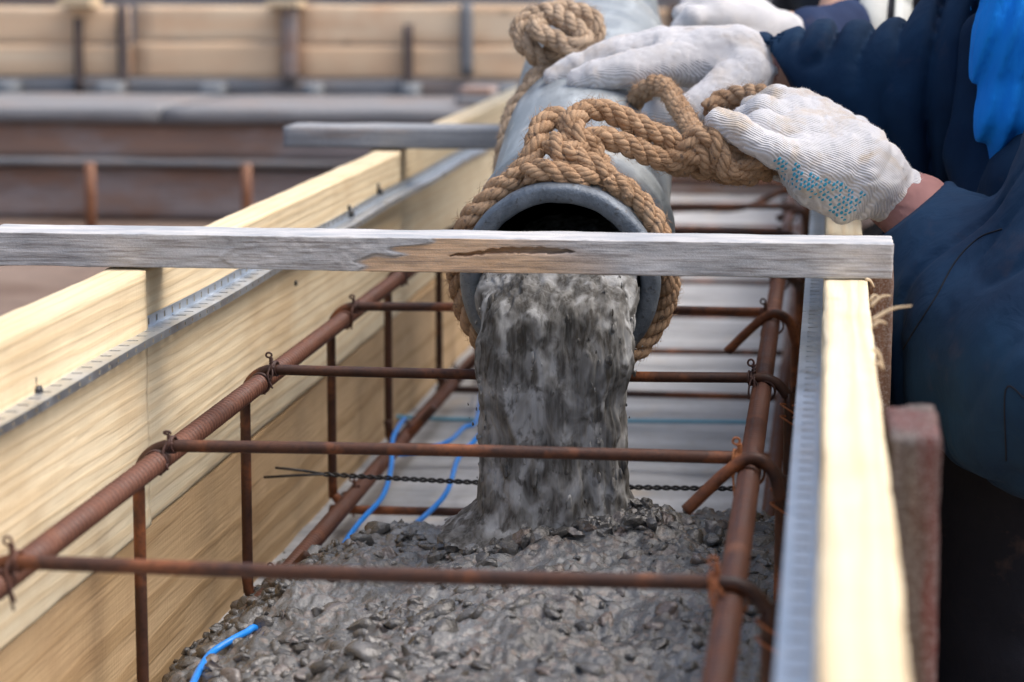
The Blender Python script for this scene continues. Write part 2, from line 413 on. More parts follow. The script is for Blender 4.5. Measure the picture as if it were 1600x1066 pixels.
def cloth(name, base, hi, sc=500, worn=(.2, .12, .08), wq=.2, rough=.85):
    m = Mat(name, rough, 0, .2); v = m.map(); w = m.noise(v, sc, 2, .6); a = m.noise(v, 9, 4, .6); d = m.noise(v, 19, 5, .6)
    c = m.mix(m.ramp(a, (.3, 0.), (.7, 1.)), base, hi); c = m.mix(m.ramp(d, (.6, 0.), (.76, wq)), c, worn)
    m.col(c); cr = m.noise(m.map((16, 26, 9)), 1, 3, .5, 1.6); m.bump((w, .35, .0006), (m.ramp(cr, (.40, 0.), (.5, 1.), (.6, .2)), .08, .006)); return m.m
NAVY = cloth('navy_work_cloth', (.003, .016, .046), (.007, .033, .080), wq=.10)
DARK = cloth('near_black_trousers', (.006, .008, .014), (.012, .014, .022))
BLUE = cloth('bright_blue_fabric', (.0, .20, .74), (.01, .34, .92), worn=(.05, .35, .9), wq=.3)
PALE = cloth('pale_grey_strap', (.45, .47, .45), (.55, .57, .55))
MAUVE = cloth('mauve_knit', (.26, .13, .12), (.34, .18, .17), 900)
SKIN = cloth('skin', (.48, .27, .19), (.55, .33, .24), 300, rough=.6); HAIR = cloth('dark_hair', (.03, .02, .015), (.05, .035, .025), 800)
def plain(name, c, rough=.5, metal=0): m = Mat(name, rough, metal); m.col(m.mix(m.noise(m.map(), 40, 4, .6), tuple(x * .8 for x in c), c)); return m.m
WIRE = plain('blue_cable_sheath', (.01, .27, .90), .35); CYAN = plain('pale_blue_cord', (.16, .45, .62), .5); BLACKW = plain('black_twisted_wire', (.02, .02, .022), .45)
DOT = plain('cyan_rubber_dots', (.02, .40, .62), .5); NAILM = plain('black_nail', (.02, .02, .022), .4); PINK = plain('pink_plastic', (.6, .12, .16), .4)
SHAV = plain('pale_wood_shaving', (.72, .56, .36), .8); YEL = plain('orange_thread', (.8, .42, .10), .8); EYE = plain('eye_white', (.8, .8, .8), .3)
PALEB = plain('pale_block', (.24, .26, .28), .8)

# ------------------------------------------------------------------ the setting
gm = MB(); gm.add([(-300, -60, -.10), (300, -60, -.10), (300, 600, -.10), (-300, 600, -.10)], [(0, 1, 2, 3)])
tag(gm.build('ground', EARTH), kind='structure', label='brown earth of the building site around the trench')
v, f = gridbox((-.70, .5, -.095), (.06, 8.3, .0), (.04, .04, .05), .002, (12, 12, 12), 3)
tag(mesh('trench_bed', v, f, BED), kind='structure', label='pale concrete blinding at the bottom of the formwork')

# ------------------------------------------------------------------ formwork walls
def board(name, x0, x1, y0, y1, z0, z1, mat, parent, seed, rough=.0009, dy=.012, bevel=.002):
    v, f = gridbox((x0, y0, z0), (x1, y1, z1), (.005, dy, .0042), rough, (30, 14, 30), seed, bevel)
    return mesh(name, v, f, mat, parent)

def profile(side, parent, y0, y1):
    """perforated galvanised angle screwed along the wall; side=+1 sticks out to +X from x0"""
    x0 = -.6445 if side > 0 else -.0012
    line = [(0, .3740), (0, .3620), (.0195, .3615), (.0195, .3545)]
    ys = []; y = y0
    while y < y1: ys += [y, y + .0055]; y += .030
    ys.append(y1); V = []; F = []
    cuts = []
    for (a, b) in zip(line, line[1:]):
        for t in (0, .22, .72): cuts.append((a[0] + (b[0] - a[0]) * t, a[1] + (b[1] - a[1]) * t))
    cuts.append(line[-1]); nc = len(cuts)
    for j, y in enumerate(ys):
        wv = .0012 * math.sin(y * 9) * (1 if side > 0 else 0)
        for (cx, cz) in cuts:
            sk = .004 * (cx / .019)
            V.append((x0 + side * cx, y + (sk if j % 2 or True else 0), cz + wv))
    for j in range(len(ys) - 1):
        for i in range(nc - 1):
            if j % 2 == 0 and i in (1, 4, 7): continue
            F.append((j * nc + i, j * nc + i + 1, (j + 1) * nc + i + 1, (j + 1) * nc + i))
    o = mesh('metal_profile', V, F, GALV, parent, False)
    md = o.modifiers.new('sheet', 'SOLIDIFY'); md.thickness = .0009; md.offset = 1 if side > 0 else -1
    tag(o, 'perforated galvanised angle strip with slots fixed along the board')
    return o

lf = empty('formwork_wall', (-.66, 2.4, 0), 'left side wall of the trench formwork in fresh yellow pine boards with a metal strip', 'formwork')
board('upper_board', -.683, -.642, .7, 2.362, .172, .420, PINE, lf, 1, .0011)
board('upper_board', -.686, -.6455, 2.366, 3.86, .172, .4195, PINE, lf, 2)
board('upper_board', -.70, -.656, 3.885, 7.9, .172, .4185, PINE, lf, 3, dy=.03)
board('lower_board', -.690, -.6475, .7, 7.9, -.02, .1700, PINE2, lf, 4, .0007)
profile(1, lf, 1.2, 5.0)
b = MB()
for (u, vv, Y) in ((52, 612, 2.10), (545, 335, 3.42), (590, 300, 3.70), (460, 443, 3.0)):
    q = P(u, vv, Y); q.x = -.6445 if Y != 3.0 else -.6462; d = Y / 2.4
    q = Vector((q.x, (q.x / P(u, vv, 1).x), 0)); q.z = P(u, vv, q.y).z
    b.tube([q, q + Vector((.007 if Y != 3.0 else .003, 0, .001))], .0045 if Y != 3.0 else .0032, 10)
    if Y != 3.0: b.tube([q, q + Vector((.001, 0, .012))], .0025, 8)
tag(b.build('nail', NAILM, lf), 'black nails and screws holding the strip')
for y in (1.5, 3.2, 5.0):
    board('stake', -.735, -.692, y, y + .05, -.12, .40, BROWNWOOD, lf, 5)

rf = empty('formwork_wall', (.02, 2.4, 0), 'right side wall of the trench formwork with a pale cream board edge nearest the worker', 'formwork')
board('upper_board', 0., .0392, .6, 2.44, .172, .420, PINE, rf, 6, .0014)
board('upper_board', .0, .0400, 2.446, 7.9, .172, .4195, PINE, rf, 7, dy=.03)
board('lower_board', .001, .041, .6, 7.9, -.02, .1695, PINE2, rf, 8)
profile(-1, rf, .8, 4.5)
st = board('stake', .0425, .0655, 2.47, 2.53, -.12, .424, BROWNWOOD, rf, 9); tag(st, 'brown upright stake behind the end of the brace')
v, f = gridbox((.0425, 1.60, -.12), (.0745, 1.72, .4185), (.004, .008, .006), .0022, (60, 60, 22), 10, .002)
tag(mesh('stake', v, f, REDWOOD, rf), 'reddish weathered stake with a worn grey top')
# wood fibres torn from the edge of the board
b = MB()
for (u, vv, du, dv, Y) in ((1363, 500, 62, -22, 1.98), (1362, 478, 32, -16, 2.05), (1365, 510, 22, -4, 1.95), (1368, 545, 16, 30, 1.9), (1360, 470, 14, -6, 2.1), (1382, 730, 26, 20, 1.62), (1338, 437, 14, 12, 2.34), (1372, 570, 14, 8, 1.85)):
    a = P(u, vv, Y); a.x = .037; c = a + RT * (du * Y / FPX) - UP * (dv * Y / FPX); mid = (a + c) / 2 + UP * .003
    pts = spline([a, mid, c], .002); b.tube(pts, np.linspace(.0018, .0005, len(pts)), 6)
tag(b.build('wood_fibres', SHAV, rf), 'pale splinters torn from the board edge')

# ------------------------------------------------------------------ timber braces laid across the trench
def brace(name, x0, x1, y0, y1, z0, z1, label, seed, mat, front=False):
    dx = .0022 if front else .01
    def ex(V, out):
        X, Y, Z = V[:, 0], V[:, 1], V[:, 2]
        if front:
            fr = Y < y0 + 1e-5; U = 1298 + X * FPX / y0
            # ragged edge of the grey crust
            e1 = 552 + 40 * noise(np.stack([X * 40, Z * 160, X * 0], -1), 5) + (Z - z0) / .034 * 130
            bare = np.clip((U - e1) / 14, 0, 1) * np.clip((985 + 55 * noise(np.stack([X * 9, Z * 60, X * 0], -1), 6) - (Z - z0) * 1500 - U) / 160, 0, 1)
            crust = np.clip((e1 - U) / 5, 0, 1) * np.clip((U - 350 - 25 * noise(np.stack([X * 30, Z * 90, X * 0], -1), 8)) / 10, 0, 1)
            out[:, 1] -= np.where(fr, crust * .0018 * (1 + .25 * noise(V * 300, 4)), 0)
            # split in the wood: runs from u=705 to u=905
            t = np.clip((U - 705) / 200, 0, 1); ins = (U > 705) & (U < 905)
            zc = z0 + .0165 + .0048 * np.minimum(1, t * 2.2) + .0012 * noise(np.stack([U * .12, U * 0, U * 0], -1), 9)
            wd = .0034 * np.sqrt(np.clip(np.minimum(t * 1.4, (1 - t) * 3), 0, 1)) * (1 + .3 * noise(np.stack([U * .2, U * 0, U * 0], -1), 3))
            dd = np.clip(1 - np.abs(Z - zc) / np.maximum(wd, 1e-5), 0, 1)
            out[:, 1] += np.where(fr & ins, np.minimum(1, dd * 3) * .011, 0)
            top = (Z > z1 - 1e-5); out[:, 2] += np.where(top & (Y < y0 + .01), .0007 * noise(V * 130, 12) - .0004, 0)
            brace.bare = np.where(fr, bare, 0); brace.top = np.where(top, 1., 0.)
        return out
    v, f = gridbox((x0, y0, z0), (x1, y1, z1), (dx, .006 if front else .01, .00068 if front else .006), .0009, (20, 60, 60), seed, .0014 if front else .003, ex)
    o = mesh(name, v, f, mat); tag(o, label, 'timber')
    if front: attr(o, 'bare', brace.bare); attr(o, 'top', brace.top)
    return o
brace('timber_brace', -.806, .0622, 2.367, 2.437, .4215, .4545, 'weathered grey batten with a split laid across the trench in front of the pipe mouth', 21, BRACE, True)
brace('timber_brace', -.832, .05, 3.87, 3.97, .4215, .4545, 'short blurred grey batten across the trench further back beneath the pipe', 22, GREYWOOD)

# ------------------------------------------------------------------ rebar cage
cage = empty('rebar_cage', (-.32, 2.6, .16), 'rusty steel reinforcement cage of tied bars and stirrups inside the trench', 'rebar cage')
def rib_bar(x, z, y0, y1, yr0, yr1, wob=0):
    if yr1 <= yr0: ys = np.arange(y0, y1, .04)
    else: ys = np.concatenate([np.arange(y0, yr0, .03), np.arange(yr0, yr1, .0012), np.arange(yr1, y1, .04)])
    p = np.stack([x + wob * np.sin(ys * 1.3), ys, z + wob * .6 * np.cos(ys * 1.7 + 1)], -1)
    seg = 18; th = np.arange(seg) * 2 * PI / seg
    ph = (ys[:, None] + .0022 * np.sin(th)[None]) / .0105 % 1
    rib = np.clip(1 - np.abs(ph - .5) / .26, 0, 1); rib = np.sqrt(rib) * (np.abs(np.sin(th + .4)) > .22)[None]
    r = .0086 + .0019 * rib * ((ys > yr0) & (ys < yr1))[:, None] + .0014 * (np.abs(np.sin(th + .4)) < .2)[None]
    b = MB(); b.add(*tube_vf(p, r, seg)); b.rib = np.concatenate([(rib * np.ones((len(ys), seg))).ravel(), [0, 0]]); return b
for (x, z, lab) in ((-.588, .2705, None), (-.0625, .2700, None), (-.582, .0435, None), (-.060, .0435, None)):
    top = z > .2
    rb_ = rib_bar(x, z, .9, 7.8, 1.5 if top else 2.3, 4.2, .0012); ob_ = rb_.build('longitudinal_bar', RUST2, cage); attr(ob_, 'rib', rb_.rib)
RB = .0056
def stirrup(y, i):
    x0, x1, z0, z1, rc = -.6065, -.0340, .0290, .2860, .031
    rg = np.random.RandomState(50 + i); sk = rg.uniform(-.006, .006); sz = rg.uniform(-.002, .002)
    pts = []
    def arc(cx, cz, a0, a1):
        for a in np.linspace(a0, a1, 7): pts.append((cx + rc * math.cos(a), cz + rc * math.sin(a)))
    arc(x0 + rc, z1 - rc, PI, PI / 2); n = 12
    for t in np.linspace(0, 1, n)[1:-1]: pts.append((x0 + rc + (x1 - x0 - 2 * rc) * t, z1 + .0015 * math.sin(t * PI) * (1 if i % 2 else -1)))
    arc(x1 - rc, z1 - rc, PI / 2, 0); arc(x1 - rc, z0 + rc, 0, -PI / 2); arc(x0 + rc, z0 + rc, -PI / 2, -PI)
    p = [(x, y + sk * (x - x0) / (x1 - x0) * 3, z + sz) for x, z in pts]; p.append(p[0])
    b = MB(); q = spline(p, .008); b.tube(q, RB, 12)
    if abs(y - 3.09) < .01 or abs(y - 2.19) < .01 or y > 4.3:
        if y < 3.3: e = [(x1 + .0005, y - .011, z1 - .035), (x1 - .008, y - .011, z1 - .008), (x1 - .026, y - .011, z1 + .002), (x1 - .048, y - .011, z1 - .012), (x1 - .082, y - .011, z1 - .046)]
        else: e = [(x1, y - .011, z1 - .03), (x1 - .008, y - .011, z1 - .006), (x1 - .05, y - .011, z1 - .02)]
        b.tube(spline(e, .004), RB, 12)
    if abs(y - 3.09) > .01 and abs(y - 2.19) > .01:
        e = [(x0, y - .011, z0 + .04), (x0 + .006, y - .011, z0 + .010), (x0 + .02, y - .011, z0 + .010), (x0 + .033, y - .005, z0 + .022), (x0 + .066, y - .002, z0 + .058)]
        b.tube(spline(e, .004), RB, 12)
    return b
def tie(c, sgn, seed):
    """wire tied round the crossing of bar and stirrup, with a twisted eye and tails"""
    rg = np.random.RandomState(seed); b = MB(); c = Vector(c); tl = rg.uniform(-.5, .5); hs = rg.uniform(.4, 1.2)
    for k in range(3):                                   # turns round the stirrup
        a = [c + Vector(((k - 1) * .0021 * sgn + .0012 * math.sin(t + k) + tl * .002, .0072 * math.cos(t), .0072 * math.sin(t))) for t in np.linspace(0, 2 * PI, 18)]
        b.tube(spline(a, .002), rg.uniform(.0010, .0015), 6)
    for k in range(2):                                   # turns drawn tight round the long bar
        a = [c + Vector((-.013 * sgn + .0106 * math.cos(t), (.007 + .003 * k + tl * .003 * math.cos(t)) * (1 if seed % 2 else -1), -.0150 + .0106 * math.sin(t))) for t in np.linspace(0, 2 * PI, 20)]
        b.tube(spline(a, .002), .0012, 6)
    a = [c + Vector((.002 * sgn, -.0075, .003)), c + Vector((-.006 * sgn, -.008, -.006)), c + Vector((-.012 * sgn + .004, -.012, -.026))]
    b.tube(spline(a, .002), .0013, 6)
    base = c + Vector((-.002 * sgn, -.004, .006))
    for k in range(2):
        a = [base + Vector((.0016 * math.cos(t * 9 + PI * k), .0016 * math.sin(t * 9 + PI * k), .008 * t)) for t in np.linspace(0, 1, 16)]
        a = [base + (q - base) * hs for q in a]; b.tube(a, .0011, 6)
    e0 = base + Vector((0, 0, .008 * hs)); a = [e0 + Vector((-.003 * hs + .0030 * math.cos(t), .002 * tl, .002 + .0030 * hs * math.sin(t))) for t in np.linspace(-.6, 2 * PI - .9, 16)]
    b.tube(spline(a, .001), .0011, 6)
    for k in range(2):
        L = rg.uniform(.002, .022)
        a = [base, base + Vector((rg.uniform(-.006, .003), -.008, -.012)), base + Vector((rg.uniform(-.006, .006), -.01, -.018 - L))]
        b.tube(spline(a, .002), .0010, 6)
    return b
SY = [1.745, 2.19, 2.615, 3.09, 3.505, 3.98, 4.42, 4.9, 5.4, 5.9, 6.5, 7.1]
for i, y in enumerate(SY):
    s = stirrup(y, i).build('stirrup', RUST, cage)
    if y < 4.5:
        tie((-.575, y, .2855), 1, i * 2).build('tie_wire', RUSTD, s); tie((-.0725, y, .2855), -1, i * 2 + 1).build('tie_wire', RUSTD if y > 2.3 else ORUST, s)
        if 2.3 < y < 4.2: tie((-.58, y + .02, .05), 1, i + 40).build('tie_wire', RUSTD, s)
        if y < 3: 
            b = MB(); a = [Vector((-.0345 + .0085 * math.cos(t), y + .0085 * math.sin(t), .262 - .004 * math.sin(t + 1) - .002 * t)) for t in np.linspace(0, 4 * PI, 40)]
            b.tube(a, .0011, 6); b.build('tie_wire', ORUST, s)
b = MB(); b.tube(spline([(-.62, 5.2, .16), (-.3, 5.0, .22), (-.16, 4.75, .25), (-.07, 4.6, .30)], .03), .006, 8); b.build('diagonal_bar', RUST, cage)

# ------------------------------------------------------------------ cables and wires on the bed
def mound(X, Y):
    Lx = np.clip((X + .640 + .012 * noise(np.stack([X * 0, Y * 14, X * 0], -1), 75)) / .145, 0, 1) ** .7
    edge = .02 * noise(np.stack([X * 9, Y * 9, X * 0], -1), 71)
    B = np.clip((2.98 + edge * 2 - Y) / .46, 0, 1); B = B * (1.9 - .9 * B)
    B = np.minimum(1, B)
    z = (.101 + .046 * np.exp(-(np.minimum(X + .17, 0) / .20) ** 2)) * Lx * B
    z = z + .036 * np.exp(-(((X + .262) / .13) ** 2 + ((Y - 2.49) / .09) ** 2))
    q = np.stack([X, Y, X * 0], -1)
    n1 = fbm(q * 11, 2, 30) * .013 + fbm(q * 55, 2, 33) * .005 + (.5 - np.abs(noise(q * 95, 36))) * .006 + (.5 - np.abs(noise(q * 210, 37))) * .0025
    return z - .004 + n1 * np.clip(z / .03, 0, 1)
def on_mound(u, v, up=.002):
    for Y in np.arange(1.9, 3.3, .004):
        q = P(u, v, Y)
        if q.z < mound(np.array([q.x]), np.array([Y]))[0] + up: return q
    return P(u, v, 2.6)
b = MB(); R0 = .0034
w = [P(632, 655, 3.55), P(622, 668, 3.45), P(613, 690, 3.35), P(611, 730, 3.22), P(598, 775, 3.1), P(563, 815, 3.0), P(541, 845, 2.93), P(534, 866, 2.86)]
for k in range(4): q = on_mound(525 - k * 36, 885 + k * 26, 0); q.z -= .032; w.append(q)
w += [on_mound(400, 982, .000), on_mound(385, 988, .004), on_mound(362, 1000, .006), on_mound(330, 1021, .006), on_mound(311, 1048, .006), on_mound(294, 1085, .006)]
b.tube(spline(w, .004), R0, 10)
tag(b.build('cable', WIRE), 'blue cable dipping into the wet concrete and coming out again at the lower left', 'cable')
b = MB(); w = [P(760, 668, 3.42), P(740, 690, 3.40), P(716, 716, 3.3), P(700, 765, 3.13), P(676, 795, 3.06), P(640, 825, 2.95), P(600, 850, 2.86)]
b.tube(spline(w, .004), R0, 10); tag(b.build('cable', WIRE), 'blue cable nearer the falling concrete curving down onto the grey bed', 'cable')
b = MB(); w = [P(600, 712, 3.38), P(650, 706, 3.42), P(700, 690, 3.5), P(725, 668, 3.62), P(745, 655, 3.7), P(752, 590, 4.2), P(740, 560, 4.6)]
b.tube(spline(w, .004), R0, 10); tag(b.build('cable', WIRE), 'blue cable running away behind the pipe at the left', 'cable')
b = MB(); w = [P(600, 650, 3.8), P(700, 655, 3.86), P(900, 657, 3.86), P(1195, 660, 3.8)]
b.tube(spline(w, .02), .0032, 8); tag(b.build('cord', CYAN), 'pale blue cord stretched across the trench behind the falling concrete', 'cord')
b = MB(); A = P(505, 741, 2.86); B = P(1185, 764, 2.80); n = 900; L = (B - A).length
for k in range(2):
    pts = []
    for i in range(n):
        t = i / (n - 1); a = t * L / .021 * 2 * PI + PI * k; q = A.lerp(B, t); q.z -= .004 * math.sin(t * PI)
        pts.append(q + Vector((0, .0017 * math.cos(a), .0017 * math.sin(a))))
    pre = [P(412, 746, 2.84), P(460, 743, 2.85)] if k else [P(430, 731, 2.84), P(470, 735, 2.85)]
    b.tube([tuple(q) for q in pre + pts], .0015, 8)
tag(b.build('twisted_wire', BLACKW), 'black twisted pair of wires with a forked end crossing the trench above the bed', 'wire')

# ------------------------------------------------------------------ poured concrete
st = .0028
xs = np.arange(-.646, -.001, st); ys = np.arange(1.82, 3.12, st)
X, Y = np.meshgrid(xs, ys, indexing='ij'); Z = mound(X, Y); nx, ny = X.shape
i = np.arange(nx - 1)[:, None] * ny + np.arange(ny - 1)[None]
F = np.stack([i, i + ny, i + ny + 1, i + 1], -1).reshape(-1, 4)
conc = empty('wet_concrete', (-.32, 2.5, 0), 'heap of freshly poured grey concrete spreading over the trench bed', 'concrete')
conc['kind'] = 'stuff'
mesh('concrete_surface', np.stack([X, Y, Z], -1).reshape(-1, 3), F, CONC, conc)
# icosphere template
t = (1 + 5 ** .5) / 2
iv = np.array([(-1, t, 0), (1, t, 0), (-1, -t, 0), (1, -t, 0), (0, -1, t), (0, 1, t), (0, -1, -t), (0, 1, -t), (t, 0, -1), (t, 0, 1), (-t, 0, -1), (-t, 0, 1)], float)
iff = [(0, 11, 5), (0, 5, 1), (0, 1, 7), (0, 7, 10), (0, 10, 11), (1, 5, 9), (5, 11, 4), (11, 10, 2), (10, 7, 6), (7, 1, 8), (3, 9, 4), (3, 4, 2), (3, 2, 6), (3, 6, 8), (3, 8, 9), (4, 9, 5), (2, 4, 11), (6, 2, 10), (8, 6, 7), (9, 8, 1)]
def subdiv(v, f):
    v = [tuple(q) for q in v]; cache = {}; out = []
    def mid(a, b):
        k = (min(a, b), max(a, b))
        if k not in cache: cache[k] = len(v); v.append(tuple((np.array(v[a]) + np.array(v[b])) / 2))
        return cache[k]
    for a, b, c in f:
        x, y, z = mid(a, b), mid(b, c), mid(c, a); out += [(a, x, z), (b, y, x), (c, z, y), (x, y, z)]
    return np.array(v), out
iv1, if1 = subdiv(iv, iff); iv1 /= np.linalg.norm(iv1, axis=1)[:, None]; if1 = np.array(if1)
def stones(n, posf, smin_, smax, seed, flat=.7, pw=2.4):
    rg = np.random.RandomState(seed); p = posf(rg, n); n = len(p)
    s = smin_ + (smax - smin_) * rg.rand(n) ** pw
    ax = rg.uniform(.5, 1.35, (n, 1, 3)); nv = len(iv1)
    dirs = rg.normal(size=(n, 5, 3)); dirs /= np.linalg.norm(dirs, axis=2)[..., None]
    V = np.broadcast_to(iv1[None], (n, nv, 3)).copy()
    for k in range(5):                                     # cut facets
        d = np.einsum('nvk,nk->nv', V, dirs[:, k]); ov = np.clip(d - .48, 0, None); V -= ov[..., None] * dirs[:, k][:, None]
    V *= ax; V += rg.normal(scale=.07, size=V.shape)
    q = rg.normal(size=(n, 4)); q /= np.linalg.norm(q, axis=1)[:, None]; w, x, y, z = q.T
    R = np.stack([1 - 2 * (y * y + z * z), 2 * (x * y - z * w), 2 * (x * z + y * w), 2 * (x * y + z * w), 1 - 2 * (x * x + z * z), 2 * (y * z - x * w), 2 * (x * z - y * w), 2 * (y * z + x * w), 1 - 2 * (x * x + y * y)], -1).reshape(n, 3, 3)
    V = np.einsum('nij,nvj->nvi', R, V); V[..., 2] *= flat
    V = V * s[:, None, None] + p[:, None]
    F = (if1[None] + (np.arange(n) * nv)[:, None, None]).reshape(-1, 3)
    return V.reshape(-1, 3), F, np.repeat(rg.rand(n), nv)
def pos(rg, n):
    x = rg.uniform(-.645, -.004, n); y = rg.uniform(1.9, 3.12, n); z = mound(x, y)
    k = (z > .004) | (rg.rand(n) < .03); x, y, z = x[k], y[k], z[k]
    m = noise(np.stack([x * 8, y * 8, x * 0], -1), 88) + .55 * (x < -.45)
    k = rg.rand(len(x)) < np.clip(.6 + .8 * m, .15, 1); x, y, z = x[k], y[k], z[k]
    return np.stack([x, y, np.maximum(z, 0) - .0018], -1)
v, f, tn = stones(9500, pos, .0018, .0165, 5, pw=4.0)
o = mesh('aggregate', v, f, STONE, conc, True); attr(o, 'tone', tn); o['kind'] = 'stuff'
def pos4(rg, n):
    x = rg.uniform(-.628, -.50, n); y = rg.uniform(2.3, 2.95, n); return np.stack([x, y, mound(x, y) + .001], -1)
v, f, tn = stones(420, pos4, .004, .0125, 16, .85, 1.6)
o = mesh('aggregate', v, f, STONE, conc, True); attr(o, 'tone', tn * .6); o['kind'] = 'stuff'
def pos2(rg, n):
    a = rg.uniform(0, 2 * PI, n); r = rg.uniform(.2, 1., n) ** .5
    x = -.262 + .13 * r * np.cos(a); y = 2.49 + .07 * r * np.sin(a); return np.stack([x, y, mound(x, y) + .002], -1)
v, f, tn = stones(500, pos2, .003, .012, 6, .9, 1.6)
o = mesh('aggregate', v, f, STONE, conc, False); attr(o, 'tone', tn); o['kind'] = 'stuff'

# falling stream out of the pipe mouth
ctl = np.array([  # x, y, z, half width, half depth
    (-.268, 2.80, .402, .070, .030), (-.266, 2.66, .392, .076, .033), (-.265, 2.56, .386, .079, .036), (-.2645, 2.512, .365, .0795, .034), (-.264, 2.497, .33, .079, .033),
    (-.267, 2.493, .29, .0755, .033), (-.268, 2.492, .25, .0725, .032), (-.267, 2.492, .215, .0720, .033), (-.266, 2.492, .188, .0745, .036), (-.266, 2.494, .170, .083, .044), (-.266, 2.496, .158, .096, .056), (-.266, 2.498, .145, .115, .07)])
c = spline(ctl, .0018); pth = c[:, :3]; tg = np.gradient(pth, axis=0); tg /= np.linalg.norm(tg, axis=1)[:, None]
wx = np.array([1., 0, 0]); nr = np.cross(tg, wx); seg = 220; th = np.arange(seg) * 2 * PI / seg
cx = np.sign(np.cos(th)) * np.abs(np.cos(th)) ** .8; sx = np.sign(np.sin(th)) * np.abs(np.sin(th)) ** .8
D = wx[None, None] * (cx[None] * (c[:, 3:4] - .0008))[..., None] + nr[:, None] * (sx[None] * c[:, 4:5])[..., None]
V = pth[:, None] + D; L = np.cumsum(np.linalg.norm(np.diff(pth, axis=0, prepend=pth[:1]), axis=1))
nd = D / np.linalg.norm(D, axis=2)[..., None]
q = np.stack([V[..., 0], V[..., 1], np.broadcast_to(L[:, None], V.shape[:2])], -1)
am = .0050 * fbm(q * np.array([44, 44, 26]), 2, 60) + .0028 * fbm(q * np.array([130, 130, 34]), 3, 64) + .0015 * noise(q * np.array([420, 420, 50]), 68)
V = (V + nd * am[..., None]).reshape(-1, 3); m_ = len(pth)
i = np.arange(m_ - 1)[:, None] * seg; j = np.arange(seg)[None]; k = (j + 1) % seg
F = np.stack([i + j, i + k, i + seg + k, i + seg + j], -1).reshape(-1, 4)
fall = mesh('falling_concrete', V, F, FALL); tag(fall, 'thick stream of grey concrete pouring straight down out of the pipe mouth', 'concrete', kind='stuff')

rg_ = np.random.RandomState(9); Vg = V.reshape(m_, seg, 3)
def pos3(rg, n):
    i = rg.randint(int(m_ * .32), int(m_ * .93), n); j = rg.randint(0, seg, n); return Vg[i, j] + rg.normal(scale=.0008, size=(n, 3))
v, f, tn = stones(260, pos3, .0012, .0042, 12, 2.6, 2.0); o = mesh('aggregate', v, f, FALL, fall, True); attr(o, 'tone', tn); o['kind'] = 'stuff'

def pos5(rg, n):
    i = rg.randint(int(m_ * .38), int(m_ * .95), n); j = rg.randint(0, seg, n); d_ = nd[i, j]; return Vg[i, j] + d_ * (rg.uniform(.001, 1., (n, 1)) ** 2 * .012)
v, f, tn = stones(150, pos5, .0006, .0022, 13, 1.8, 2.0); o = mesh('drops', v, f, FALL, fall, True); o['kind'] = 'stuff'

# ------------------------------------------------------------------ pipe
axp = spline([P(873, 443, 2.55), P(889, 397, 2.66), P(907, 305, 2.9), P(924, 190, 3.25), P(935, 62, 4.0), P(932, -60, 5.0), P(925, -150, 6.4)], .01)
sl_ = np.concatenate([[0], np.cumsum(np.linalg.norm(np.diff(axp, axis=0), axis=1))])
def apos(s): return np.array([np.interp(s, sl_, axp[:, k]) for k in range(3)])
def aframe(s):
    t = apos(s + .03) - apos(max(0, s - .03)); t /= np.linalg.norm(t); x = np.cross(t, [0, 0, 1.]); x /= np.linalg.norm(x); return t, x, np.cross(x, t)
def lathe(prof, seg=96, nz=0, ns=(0, 0)):
    V = []; n = len(prof); th = np.arange(seg) * 2 * PI / seg
    for s, r in prof:
        t, x, z = aframe(max(0, s)); c = apos(max(0, s)) + t * min(0, s)
        rr = r + nz * noise(np.stack([np.cos(th) * ns[0], np.sin(th) * ns[0], th * 0 + s * ns[1]], -1), 44)
        V.append(c + rr[:, None] * (np.cos(th)[:, None] * x + np.sin(th)[:, None] * z))
    i = np.arange(n - 1)[:, None] * seg; j = np.arange(seg)[None]; k = (j + 1) % seg
    return np.vstack(V), np.stack([i + j, i + seg + j, i + seg + k, i + k], -1).reshape(-1, 4)
pipe = empty('concrete_pump_pipe', apos(0), 'grey painted steel delivery pipe pouring concrete with rope tied round its mouth', 'pipe')
pr = [(.016, .094), (.03, .0985), (.05, .1015), (.09, .104), (.13, .105), (.168, .105), (.170, .1085), (.178, .110), (.188, .1085), (.191, .1035), (.22, .1025)] + [(s, .1022) for s in np.arange(.25, 1.25, .05)]
pr += [(1.26, .1022), (1.262, .106), (1.29, .107), (1.30, .102)] + [(s, .1) for s in np.arange(1.35, 3.85, .1)]
v, f = lathe(pr, 96, .0012, (5, 12)); mesh('pipe_body', v, f, PIPE, pipe)
a = [(.03, .0805), (.010, .0815), (.004, .083), (.001, .0855), (0, .089), (0, .0965), (.0015, .0995), (.005, .1018), (.010, .1025), (.016, .1018), (.020, .099), (.021, .094)]
v, f = lathe(a, 128, .0007, (9, 60)); mesh('mouth_rim', v, f, RIM, pipe)
v, f = lathe([(.0295, .0803)] + [(s, .080) for s in np.arange(.05, 3.8, .15)], 64); mesh('pipe_bore', v, f[:, ::-1].copy(), BORE, pipe)

